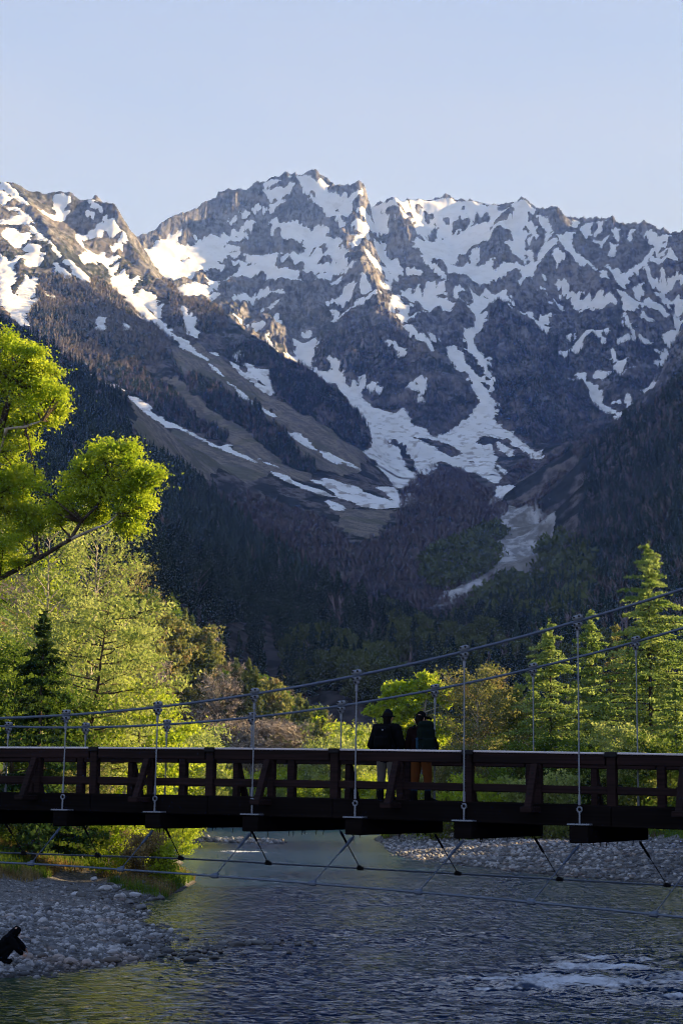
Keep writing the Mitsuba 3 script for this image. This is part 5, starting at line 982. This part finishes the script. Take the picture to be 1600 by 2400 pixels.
# ---- sunlit hillside behind the left group: single trees
hill = []
g2 = np.random.default_rng(50)
edge = np.array([(230, 1290), (306, 1318), (357, 1367), (444, 1423), (495, 1485), (536, 1546), (602, 1576), (663, 1617), (724, 1640), (780, 1690)], float)
for px, py, Y, kd in [(405, 1395, 330, 0), (440, 1432, 320, 0), (470, 1470, 318, 1), (492, 1488, 310, 0), (385, 1440, 300, 1), (555, 1552, 300, 0), (588, 1552, 296, 0), (600, 1570, 290, 0), (536, 1560, 300, 2), (512, 1580, 292, 2), (352, 1500, 288, 1), (365, 1545, 270, 2), (620, 1592, 300, 1), (650, 1618, 305, 3), (700, 1636, 292, 0), (714, 1650, 288, 0), (755, 1668, 284, 0), (745, 1690, 275, 0)]:
    hill.append((px, py, Y, kd))
while len(hill) < 150:
    px = g2.uniform(250, 770)
    top = np.interp(px, edge[:, 0], edge[:, 1])
    py = g2.uniform(top + 6, 1725)
    if py < top: continue
    t = (1725 - py) / max(1725 - top, 30)
    kd = g2.choice([0, 0, 0, 0, 0, 0, 2, 2, 1, 3])
    hill.append((px, py, 276 + 62 * t + g2.uniform(-6, 6) if px < 640 else 282 + 30 * t, kd))
names = {0: ('fir_tree', 'fir_kind', 4, 'dark green fir', 14), 1: ('broadleaf_tree', 'round_kind', 3, 'olive green broadleaf tree', 10), 2: ('bare_tree', 'bare_kind', 3, 'bare pinkish tree', 9), 3: ('green_tree', 'wood_kind', 3, 'dark green round tree', 10)}
for kd in names:
    nm, kk, nk, lab, h0 = names[kd]
    rows = sorted([h for h in hill if h[3] == kd])
    for i, (px, py, Y, _) in enumerate(rows):
        tp = at(px, py, Y)
        gz = float(ground(tp[0], Y)) if Y < 322 else float(near.at([tp[0]], [Y])[0])
        H = float(np.clip(tp[2] - gz, 6, 18 if kd == 0 else 13))
        if tp[2] - H > gz + .5: gz = tp[2] - H
        k = key(nm)
        kn = f'{kk}_{g2.integers(nk)}'
        put(k, kn, tp[0], Y, tp[2] - H, H / KH[kn], g2.uniform(0, 360))
        tag(k, f'{lab} on the sunlit left hillside, {nth(i)} such from the left', 'tree', f'{lab}s on the sunlit hillside')

# ---- willows and bare thicket on the valley floor beyond the river
low = []
for i in range(46):
    px = g2.uniform(230, 870); Y = g2.uniform(266, 300)
    if px < 420: Y = g2.uniform(150, 240)
    bare = 490 < px < 735 and g2.random() < .62
    top = g2.uniform(1690, 1752) - (10 if bare else 0)
    if 490 < px < 730 and not bare: top = max(top, g2.uniform(1736, 1756))
    if 490 < px < 735: Y = g2.uniform(273, 286) if bare else g2.uniform(290, 304)
    low.append((px, Y, top, bare))
for px, Y, top in [(450, 276, 1722), (395, 250, 1700), (500, 272, 1738), (800, 285, 1700), (770, 272, 1728), (675, 276, 1725)]:
    low.append((px, Y, top, False))
for px in range(498, 735, 12):
    low.append((px, g2.uniform(273, 288), g2.uniform(1684, 1722), True))
for bare, nm, kk, h0, lab in ((False, 'willow_bush', 'bush_kind', 6, 'yellow green willow bush on the valley floor beyond the river'), (True, 'thicket_bush', 'bare_kind', 9, 'bare pinkish bush in the thicket beyond the river')):
    for i, (px, Y, top, b) in enumerate(sorted(l for l in low if l[3] == bare)):
        tp = at(px, top, Y); gz = float(ground(tp[0], Y)) - .2
        H = max(tp[2] - gz, 3)
        k = key(nm)
        kn = f'{kk}_{g2.integers(3) if bare else g2.choice([0, 1, 1, 2, 2, 3])}'
        put(k, kn, tp[0], Y, gz, H / KH[kn], g2.uniform(0, 360))
        tag(k, f'{lab}, {nth(i)} from the left', 'bush', 'willows beyond the river' if not bare else 'bare thicket beyond the river')
# low bright growth seen through the railing
for i in range(40):
    px = 250 + 640 * (i + g2.random()) / 40; Y = g2.uniform(264, 271) if px > 430 else g2.uniform(125, 200)
    p = stand(px, Y); k = key('low_willow')
    put(k, f'bush_kind_{g2.choice([0, 0, 0, 1])}', p[0], p[1] - (1.5 if px > 430 else 0), p[2] - .2, g2.uniform(.55, .95) if px > 430 else g2.uniform(.42, .66), g2.uniform(0, 360))
    tag(k, f'low yellow green willow seen through the railing, {nth(i)} from the left', 'bush', 'low willows seen through the railing')

# ---- left bank shrubs
for i, (px, Y, H, Wd, m, bk, lab) in enumerate([
        (262, 83, 2.5, 3.2, 'leaf_lime', 'twig_pink', 'bright lime willow bush on the tip of the left bank'), (310, 84, 1.9, 2.6, 'leaf_lime', 'twig_pink', 'smaller lime willow bush right of the bright one'),
        (120, 86, 2.0, 3.4, 'leaf_green', 'bark', 'low dark green bush on the left bank'), (30, 84, 1.9, 3.2, 'leaf_green', 'bark', 'low green bush at the left edge under the bridge'),
        (200, 90, 2.6, 3.4, 'leaf_olive', 'twig_warm', 'brownish twiggy bush under the bridge'), (385, 80, 1.3, 1.7, 'leaf_lime', 'twig_warm', 'thin yellow green sapling leaning over the water'),
        (345, 80, 1.5, 2.0, 'grass_dry', 'twig_warm', 'dry straw coloured bush beside the sapling')]):
    b = stand(px, Y)
    spread_tree('bank_bush', lab, b, H, Wd, m, bk, seed=90 + i, leaf_s=.075, dens=26, n_limb=26, rise=.9, start=.03, clump=.17, r0=.03, cat='bush', group='bushes on the left bank')


def blades(x, y, z, h, g_, w=.012):
    n_ = len(x)
    a = g_.uniform(0, 2 * np.pi, n_); l = g_.uniform(.1, .55, n_) * h
    o = np.stack([x, y, z], 1); s_ = np.stack([-np.sin(a), np.cos(a), 0 * a], 1) * w * g_.uniform(.7, 1.6, (n_, 1))
    tip = o + np.stack([np.cos(a) * l, np.sin(a) * l, h], 1)
    return np.stack([o - s_, o + s_, tip], 1).reshape(-1, 3), np.arange(3 * n_).reshape(-1, 3)


x, y = scatter(90000, -24, -6, 70, 100, lambda x, y: (turff(x, y) > .4) & (np.abs(x) < .205 * y + 1))
dry = (fbm_n := meshkit.fbm(np.stack([x / 2.2, y / 2.2, x * 0], -1), 3, 4)) > .52
for nm, sel, m, lab in (('bank_grass', ~dry, 'leaf_green', 'green grass on the left bank'), ('dry_grass', dry, 'grass_dry', 'dry straw coloured grass on the left bank')):
    xs, ys = x[sel][:16000], y[sel][:16000]
    scene[nm] = ply(blades(xs, ys, ground(xs, ys), rng.uniform(.15, .55, len(xs)), rng, .016), m)
    tag(nm, lab, 'grass', kind='stuff')
x, y = scatter(60000, 4, 42, 130, 205, lambda x, y: (barf(x, y) < .3) & (sdf(x, y) > 1) & (np.abs(x) < .205 * y + 1))
scene['far_grass'] = ply(blades(x[:16000], y[:16000], ground(x[:16000], y[:16000]), rng.uniform(.3, .9, min(len(x), 16000)), rng, .03), 'leaf_green')
tag('far_grass', 'tall green grass behind the gravel bar', 'grass', kind='stuff')
x, y = scatter(60000, -42, 14, 256, 272, lambda x, y: (sdf(x, y) > .5) & (np.abs(x) < .205 * y + 1))
scene['meadow_grass'] = ply(blades(x[:22000], y[:22000], ground(x[:22000], y[:22000]), rng.uniform(.7, 2.3, min(len(x), 22000)), rng, .07), 'leaf_lime')
tag('meadow_grass', 'tall bright yellow green meadow growth across the river, seen through the railing', 'meadow', kind='stuff')
dl = wiggle(at(1432, 2004, 149) + [0, 0, .2], at(1600, 2012, 140) + [0, 0, .1], 8, .1, rng)
scene['driftwood_log'] = ply(limb(dl, .28, .10, 8), 'bark_pale', smooth=True)
tag('driftwood_log', 'bleached driftwood log lying on top of the right gravel bar', 'log')


# ---- the woods: masses of trees on the slopes
def plant(name, zones, count, kinds, hmin, hmax, land, label, ok=None, jitter=.8, nmax=None, sink=.04, cat='forest'):
    P = [ZONES[z] for z in zones]
    allp = np.vstack(P); lo, hi = allp.min(0), allp.max(0)
    n_, got = 0, 0
    for _ in range(40):
        x, y = rng.uniform(lo[0], hi[0], count * 3), rng.uniform(lo[1], hi[1], count * 3)
        m_ = covered(P, x, y)
        if ok is not None: m_ &= ok(x, y)
        for xx, yy, zz in zip(x[m_], y[m_], land.at(x[m_], y[m_])):
            if n_ >= count: break
            n_ += 1
            h = rng.uniform(hmin, hmax)
            put(f'{name}__{n_:04d}', f'{kinds}_{rng.integers(KN[kinds])}', xx, yy, zz - sink * h, h, rng.uniform(0, 360), 0, rng.uniform(.85, 1.2))
        if n_ >= count: break
    if n_: tag(name, label, cat, kind='stuff')


KN = {'olive_wood': 3, 'dark_fir': 4, 'far_fir': 5, 'mid_fir': 5, 'far_brush': 4, 'lit_brush': 4, 'far_green': 4}
patch = lambda s, lo, seed: (lambda x, y: N2(x, y, s, 3, seed) > lo)
nosnow = lambda L, d: (lambda x, y: map_coordinates(d, [(y - L.y0) / L.dx, (x - L.x0) / L.dx], order=1, mode='nearest') > 5)
both = lambda *fs: (lambda x, y: np.logical_and.reduce([f(x, y) for f in fs]))


class Two:
    """height of whichever sheet of land lies there"""
    def at(s, x, y):
        return np.where(y > 2580, far.at(x, y), np.where(y > 1302, mid.at(x, y), np.where(y > 324, near.at(x, y), g.at(x, y))))


land = Two()
nearer = lambda ymax, ymin=0: (lambda x, y: (y < ymax) & (y > ymin))
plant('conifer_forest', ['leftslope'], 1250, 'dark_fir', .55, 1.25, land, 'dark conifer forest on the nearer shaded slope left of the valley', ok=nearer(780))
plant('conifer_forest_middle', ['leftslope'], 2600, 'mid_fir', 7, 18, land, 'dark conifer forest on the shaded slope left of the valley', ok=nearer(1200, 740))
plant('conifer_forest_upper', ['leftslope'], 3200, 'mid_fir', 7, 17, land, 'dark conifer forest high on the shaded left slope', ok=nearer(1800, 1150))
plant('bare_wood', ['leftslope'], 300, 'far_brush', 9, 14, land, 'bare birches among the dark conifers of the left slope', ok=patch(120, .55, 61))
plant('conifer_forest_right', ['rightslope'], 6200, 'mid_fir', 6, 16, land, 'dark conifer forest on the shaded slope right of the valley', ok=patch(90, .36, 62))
plant('bare_wood_right', ['rightslope'], 2200, 'far_brush', 8, 13, land, 'bare birch wood in streaks on the shaded right slope', ok=patch(90, .0, 62))
plant('valley_wood', ['fan'], 7500, 'far_brush', 5, 10, land, 'bare purple brown birch wood filling the valley floor', ok=lambda x, y: ~covered([ZONES['riverbed']], x, y))
plant('valley_wood_upper', ['fanb'], 1500, 'far_brush', 5, 9, land, 'bare brown scrub round the avalanche snow', ok=nosnow(mid, doutm))
plant('green_wood', ['green', 'greenb'], 1500, 'far_green', 6, 11, land, 'young green leaved wood beside the dry river bed', ok=lambda x, y: ~covered([ZONES['riverbed']], x, y))
plant('ridge_conifers', ['band1'], 1500, 'far_fir', 9, 16, land, 'dark conifers along the spur above the scree', ok=patch(45, .38, 65))
plant('ridge_birches', ['band1'], 500, 'far_brush', 9, 14, land, 'bare birches among the conifers of the upper spur')
plant('band_conifers', ['band2'], 1100, 'far_fir', 9, 16, land, 'dark conifers in the belt of wood between the screes', ok=patch(45, .36, 66))
plant('band_birches', ['band2'], 420, 'far_brush', 9, 14, land, 'bare birches in the belt of wood between the screes')
plant('lower_band_conifers', ['band3'], 650, 'far_fir', 9, 15, land, 'dark conifers in the lowest belt of wood on the left mountain', ok=patch(45, .36, 67))
plant('lower_band_birches', ['band3'], 300, 'far_brush', 9, 14, land, 'bare birches in the lowest belt of wood')
plant('scree_shrubs', ['scree', 'screeb', 'screec'], 900, 'far_brush', 1.5, 4, land, 'low scrub dotted over the scree slopes')
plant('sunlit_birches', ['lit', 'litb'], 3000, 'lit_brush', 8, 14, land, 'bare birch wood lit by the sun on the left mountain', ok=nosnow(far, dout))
plant('sunlit_conifers', ['lit', 'litb'], 1000, 'far_fir', 8, 14, land, 'dark conifers in clumps among the sunlit birches', ok=both(patch(70, .53, 68), nosnow(far, dout)))
plant('face_conifers', ['faceA', 'faceB', 'faceC'], 2600, 'far_fir', 6, 12, land, 'dark conifers scattered on the lower faces of the mountain', ok=both(patch(60, .48, 69), nosnow(far, dout)))
plant('face_birches', ['faceA', 'faceB', 'faceC'], 2600, 'far_brush', 6, 11, land, 'bare scrub on the lower faces of the mountain', ok=nosnow(far, dout))
ZONES['foot'] = np.array([(15, 430), (-20, 470), (10, 600), (20, 760), (24, 900), (60, 980), (130, 1010), (100, 760), (90, 600), (130, 500), (110, 400), (60, 380)], float)
plant('foot_wood', ['foot'], 1100, 'dark_fir', .45, 1.1, land, 'dark conifers where both valley sides meet', ok=patch(50, .42, 71))
plant('foot_bare_wood', ['foot'], 900, 'far_brush', 7, 12, land, 'bare wood at the mouth of the valley')
plant('foot_green_wood', ['foot'], 450, 'olive_wood', .5, 1.1, land, 'young green wood at the mouth of the valley', ok=patch(40, .5, 72))
# the wood on the near right bank, outside the view: it stands between the low sun and the bridge
for i in range(62):
    y0 = 6 + 146 * (i + rng.random()) / 62
    x0 = max(.204 * y0 + 12, 23) + rng.uniform(0, 12)
    put(f'riverside_wood__{i:03d}', f'wood_kind_{i % 3}', x0, y0, 1.5, rng.uniform(1.4, 1.9) if y0 < 55 else rng.uniform(1.55, 1.8) if y0 < 94 else rng.uniform(1.0, 1.3), rng.uniform(0, 360))
tag('riverside_wood', 'tall green wood on the near right bank shading bridge and river', 'wood', kind='stuff')


# ------------------------------------------------------------------ people
bsdf('skin', {'type': 'principled', 'base_color': {'type': 'rgb', 'value': [.42, .25, .18]}, 'roughness': .55})
for nm, c in (('cloth_black', (.004, .0045, .006)), ('cloth_navy', (.006, .009, .016)), ('cloth_maroon', (.009, .0045, .0055)), ('cloth_grey', (.09, .087, .083)), ('cloth_rust', (.095, .034, .011)), ('cloth_blue', (.015, .045, .085)), ('cloth_green', (.005, .011, .010)), ('hair', (.010, .008, .007))):
    bsdf(nm, {'type': 'principled', 'base_color': proc((lambda c: lambda p, n, uv: mi.Color3f(*c) * (.75 + .5 * fbm(p.x * 9, p.y * 9, p.z * 9, 3)))(c)), 'roughness': .95, 'specular': .05})


def ball(p, r, seg=20):
    return Manifold.sphere(r, seg).translate([float(v) for v in p])


def chain(ps):
    """limbs: the hull of the spheres at each pair of joints"""
    out = Manifold()
    for (a, ra), (b, rb) in zip(ps[:-1], ps[1:]):
        out = out + Manifold.batch_hull([ball(a, ra), ball(b, rb)])
    return out


def hull(*ps):
    return Manifold.batch_hull([ball(p, r) for p, r in ps])


def soft(m, step=.03, it=8):
    m = m.refine_to_length(step).to_mesh()
    t = trimesh.Trimesh(np.array(m.vert_properties[:, :3]), np.array(m.tri_verts), process=True)
    trimesh.smoothing.filter_taubin(t, lamb=.5, nu=.53, iterations=it)
    return np.array(t.vertices), np.array(t.faces)


def hand(w, d, side, curl=.5):
    """wrist w, pointing along d, thumb towards side: palm, four bent fingers of unequal length and a thumb"""
    d = np.array(d, float) / np.linalg.norm(d); s = np.array(side, float); s -= d * (s @ d); s /= np.linalg.norm(s); n_ = np.cross(d, s)
    m = hull((w, .022), (w + d * .085 + s * .03, .013), (w + d * .08 - s * .03, .012), (w + d * .03 + s * .026, .016))
    for i, (o, l) in enumerate(((.03, .075), (.011, .085), (-.009, .078), (-.028, .06))):
        a = w + d * .085 + s * o
        b = a + (d + n_ * curl * .6) * l * .45
        c = b + (d * .55 + n_ * curl * 1.4) * l * .4
        m = m + chain([(a, .0095), (b, .0088), (c, .0075)])
    t0 = w + d * .025 + s * .028
    t1 = t0 + (d * .6 + s * .8) * .035
    return m + chain([(t0, .013), (t1, .0105), (t1 + (d * .9 + s * .2 + n_ * .4) * .03, .009)])


class Person:
    def __init__(s, name, label, o, rx, fy, sc=1.):
        s.k = key(name); s.o, s.rx, s.fy, s.sc = np.asarray(o, float), rx, fy, sc
        tag(s.k, label, 'person')

    def add(s, nm, m, mat, step=.03, it=8, smooth=True, label=None, parent=None):
        v, f = soft(m, step, it) if not isinstance(m, tuple) else m
        w = s.o + (v[:, :1] * s.rx + v[:, 1:2] * s.fy + v[:, 2:] * BZ) * s.sc
        k = key((parent or s.k) + '__' + nm)
        scene[k] = ply((w, f), mat, smooth=smooth)
        if label: labels[k] = {'label': label}
        return k


A_ = np.array


def body(J, hands=True):
    m = hull((J['neck'], .055), (J['head'] - A_([0, .0, .06]), .05))
    m = m + hull((J['head'] + A_([0, -.015, .035]), .085), (J['head'] + A_([0, .02, -.03]), .072), (J['head'] + A_([0, .045, -.075]), .045))
    f = J.get('face', A_([0, 1., 0])); r = np.cross(f, BZ); h = J['head']
    m = m + hull((h + f * .085 + BZ * .02, .012), (h + f * .112 - BZ * .025, .014)) + hull((h + f * .085 - BZ * .062 + r * .02, .012), (h + f * .085 - BZ * .062 - r * .02, .012))
    for q in (-1, 1): m = m + hull((h + r * q * .082 + BZ * .015, .018), (h + r * q * .08 - BZ * .02, .014))
    m = m + hull((J['sh'][0], .06), (J['sh'][1], .06), (J['chest'], .11)) + hull((J['chest'], .12), (J['hip'][0], .10), (J['hip'][1], .10))
    for i in (0, 1):
        m = m + chain([(J['sh'][i], .055), (J['el'][i], .042), (J['wr'][i], .028)]) + hand(J['wr'][i], J['hd'][i], J['th'][i])
        m = m + chain([(J['hip'][i], .085), (J['kn'][i], .058), (J['an'][i], .042), (J['an'][i] + J['toe'][i], .035)])
    return m


def clothed(P, J, top, legs, boots, infl=.022, cuff=.85, knee=1.0, hem=.0, legs_label=None):
    P.add('body', body(J), 'skin', .014, 4)
    t = hull((J['sh'][0], .075 + infl), (J['sh'][1], .075 + infl), (J['chest'], .125 + infl)) + hull((J['chest'], .13 + infl), (J['hip'][0] - A_([0, 0, hem]), .112 + infl), (J['hip'][1] - A_([0, 0, hem]), .112 + infl)) + hull((J['neck'] - A_([0, 0, .03]), .065), (J['sh'][0], .06), (J['sh'][1], .06))
    for i in (0, 1):
        e = J['el'][i] + (J['wr'][i] - J['el'][i]) * cuff
        t = t + chain([(J['sh'][i], .068 + infl), (J['el'][i], .055 + infl), (e, .040 + infl * .7)])
    P.add('jacket', t, top, .035)
    l = hull((J['hip'][0], .118), (J['hip'][1], .118))
    for i in (0, 1):
        q = [(J['hip'][i], .105), (J['kn'][i], .078)]
        e = J['kn'][i] + (J['an'][i] - J['kn'][i]) * (knee - .0)
        q.append((e, .064))
        l = l + chain(q)
    P.add('trousers', l, legs, .035, label=legs_label)
    for i in (0, 1):
        an, to = J['an'][i], J['toe'][i]
        P.add('boot', chain([(an + A_([0, 0, .10]), .06), (an, .06), (an + to * .6 - A_([0, 0, .012]), .052), (an + to * 1.1, .047)]), boots, .03)
        if knee < .9:
            e = J['kn'][i] + (an - J['kn'][i]) * (knee - .08)
            P.add('sock', chain([(e, .058), (an + A_([0, 0, .06]), .052)]), 'cloth_blue' if legs == 'cloth_rust' else 'cloth_navy', .035)


def rounded(lo, hi, r):
    lo, hi = A_(lo, float) + r, A_(hi, float) - r
    return Manifold.batch_hull([ball((x, y, z), r, 12) for x in (lo[0], hi[0]) for y in (lo[1], hi[1]) for z in (lo[2], hi[2])])


def turned(m, deg, c=(0, 0, 0)):
    return m.translate([-float(v) for v in c]).rotate([0, 0, deg]).translate([float(v) for v in c])


# left walker: wide dark jacket, small pack, bucket hat, pale knee-length trousers, a walking pole
o1 = bp(2.72, 2.35, .0)
P = Person('person', 'person in black jacket and bucket hat standing with back turned, left of the two walkers', o1, BU, BN, .935)
J = dict(neck=A_([.0, .02, 1.37]), head=A_([-.005, .06, 1.505]), sh=[A_([-.175, 0, 1.29]), A_([.175, 0, 1.29])], chest=A_([0, .01, 1.16]), hip=[A_([-.085, 0, .86]), A_([.085, 0, .86])],
         el=[A_([-.275, -.01, 1.02]), A_([.275, -.01, 1.02])], wr=[A_([-.20, .20, .99]), A_([.18, .21, 1.0])], hd=[A_([.5, .6, -.1]), A_([-.7, .5, 0])], th=[A_([0, .2, 1]), A_([0, .2, 1])],
         kn=[A_([-.11, .03, .46]), A_([.10, .03, .46])], an=[A_([-.10, -.02, .09]), A_([.12, -.02, .09])], toe=[A_([-.03, .16, -.04]), A_([.04, .16, -.04])], face=A_([0, 1., 0]))
clothed(P, J, 'cloth_black', 'cloth_grey', 'cloth_black', .034, 1.0, .42, .02, 'pale grey knee length trousers')
hc = J['head']
P.add('hat', hull((hc + A_([0, -.005, .10]), .058), (hc + A_([0, 0, .045]), .094)) + hull(*[((hc + A_([.122 * math.cos(a), .128 * math.sin(a) - .005, .02])), .010) for a in np.linspace(0, 6.28, 13)[:-1]]), 'cloth_navy', .025, 4)
P.add('hair', hull((hc + A_([0, -.04, .02]), .085), (hc + A_([0, -.045, -.075]), .06)), 'hair', .03, 4)
P.add('collar', hull((J['neck'] + A_([0, -.01, .045]), .066), (J['neck'] - A_([0, 0, .04]), .085)), 'cloth_black', .03, 4)
bk = P.add('backpack', rounded((-.15, -.30, .92), (.15, -.10, 1.34), .07) + rounded((-.11, -.355, .96), (.11, -.22, 1.16), .05), 'cloth_black', .03)
P.add('buckle', rounded((.035, -.315, 1.255), (.062, -.298, 1.285), .006), 'steel', .02, 0, parent=bk)
for q in (-1, 1): P.add('strap', chain([(A_([q * .10, -.12, 1.33]), .022), (A_([q * .115, .0, 1.385]), .022), (A_([q * .12, .12, 1.25]), .022)]), 'cloth_black', .03, parent=bk)
pole = key('walking_pole')
w = lambda v: o1 + .935 * (v[0] * BU + v[1] * BN + v[2] * BZ)
scene[pole] = ply(tube([w(A_([-.225, .25, 1.02])), w(A_([-.31, .27, .02]))], .009, 8), 'black_iron')
scene[pole + '__grip'] = ply(tube([w(A_([-.215, .25, 1.08])), w(A_([-.226, .25, .94]))], [.017, .015], 8), 'cloth_black')
tag(pole, 'thin dark walking pole held by the left walker', 'walking pole')
# right walker: tall pack turned to the right, cap, rust trousers, blue gaiters
o2 = bp(3.075, 2.35, .0)
P = Person('person', 'person with tall dark backpack, cap and rust trousers, right of the two walkers', o2, BU, BN, .945)
J = dict(neck=A_([-.03, .02, 1.33]), head=A_([-.03, .05, 1.465]), sh=[A_([-.185, .02, 1.24]), A_([.13, -.04, 1.25])], chest=A_([-.03, .01, 1.11]), hip=[A_([-.09, .02, .83]), A_([.075, -.01, .83])],
         el=[A_([-.27, .05, .99]), A_([.24, .02, .98])], wr=[A_([-.19, .24, .95]), A_([.17, .22, .97])], hd=[A_([.6, .5, -.1]), A_([-.7, .5, 0])], th=[A_([0, .2, 1]), A_([0, .2, 1])],
         kn=[A_([-.125, .03, .45]), A_([.115, .02, .45])], an=[A_([-.125, -.02, .09]), A_([.13, -.03, .09])], toe=[A_([-.04, .15, -.04]), A_([.05, .15, -.04])], face=A_([.6, .8, 0]))
clothed(P, J, 'cloth_maroon', 'cloth_rust', 'cloth_black', .02, 1.0, .36, .0, 'rust orange knee length trousers')
hc = J['head']
cap = hull((hc + A_([0, 0, .055]), .088), (hc + A_([0, -.01, .025]), .094))
cap = cap + hull((hc + A_([.07, .07, .03]), .02), (hc + A_([.155, .085, .005]), .016), (hc + A_([.13, .135, .005]), .016), (hc + A_([.02, .10, .03]), .02))
P.add('cap', cap, 'cloth_black', .025, 4)
P.add('hair', hull((hc + A_([-.02, -.04, -.02]), .075), (hc + A_([-.02, -.035, -.075]), .055)), 'hair', .03, 4)
mk = lambda lo, hi, r: turned(rounded(lo, hi, r), 36, (0, 0, 0))
bk = P.add('backpack', mk((-.13, -.36, .80), (.17, -.10, 1.33), .085) + mk((-.12, -.345, 1.26), (.15, -.12, 1.42), .07) + mk((-.09, -.42, .86), (.13, -.28, 1.12), .055), 'cloth_green', .03)
P.add('side_pocket', mk((.13, -.30, .82), (.21, -.15, 1.05), .035), 'cloth_black', .03, parent=bk)
P.add('bottle', mk((-.165, -.28, .93), (-.115, -.23, 1.13), .022), 'cloth_blue', .03, parent=bk)
for z in (.92, 1.10): P.add('compression_strap', mk((-.135, -.37, z), (.175, -.09, z + .022), .008), 'cloth_navy', .04, 0, parent=bk)
for q in (-1, 1): P.add('strap', chain([(A_([q * .10 - .02, -.10, 1.30]), .022), (A_([q * .12 - .02, .02, 1.345]), .022), (A_([q * .12 - .03, .12, 1.18]), .022)]), 'cloth_black', .03, parent=bk)
# the person crouching on the beach
q = onz(13, 2245, .3)
q[2] = float(ground(q[0], q[1])) + .02
P = Person('person', 'person in black crouching on the cobbles at the left edge, reaching forward', q, A_([1., 0, 0]), A_([0, 1., 0]), 1.0)
J = dict(neck=A_([.15, 0, .74]), head=A_([.25, 0, .80]), sh=[A_([.10, -.17, .66]), A_([.10, .17, .66])], chest=A_([.03, 0, .56]), hip=[A_([-.22, -.10, .24]), A_([-.22, .10, .24])],
         el=[A_([.30, -.20, .42]), A_([.33, .2, .45])], wr=[A_([.41, -.10, .27]), A_([.45, .1, .36])], hd=[A_([.7, .2, -.5]), A_([.7, -.2, -.6])], th=[A_([.2, .6, .6]), A_([.2, -.6, .6])],
         kn=[A_([.16, -.16, .43]), A_([.14, .16, .42])], an=[A_([-.06, -.12, .09]), A_([-.08, .13, .09])], toe=[A_([.17, -.03, -.03]), A_([.17, .03, -.03])], face=A_([.85, 0, -.5]))
clothed(P, J, 'cloth_black', 'cloth_black', 'cloth_black', .03, .95, 1.0, 0)
hc = J['head']
P.add('hat', hull((hc + A_([-.01, 0, .045]), .088), (hc + A_([-.05, 0, 0.0]), .088), (hc + A_([.0, 0, .0]), .09)), 'cloth_black', .025, 4)
P.add('hood', hull((hc + A_([.005, 0, .02]), .105), (hc + A_([-.03, 0, .0]), .108), (hc + A_([-.05, 0, -.07]), .095), (J['neck'] - A_([.03, 0, .02]), .10)), 'cloth_black', .03, 4)

# ------------------------------------------------------------------ the air
scene['air'] = {'type': 'homogeneous', 'albedo': {'type': 'rgb', 'value': [.93, .95, .97]}, 'sigma_t': {'type': 'rgb', 'value': [1.5e-5, 2.8e-5, 7.4e-5]}}
scene['haze'] = {'type': 'cube', 'to_world': T().translate([150, 2600, 848]).scale([1900, 2800, 852]), 'bsdf': {'type': 'null'}, 'interior': {'type': 'ref', 'id': 'air'}}
tag('haze', 'thin blue morning air filling the valley', kind='stuff')
scene['camera']['medium'] = {'type': 'ref', 'id': 'air'}
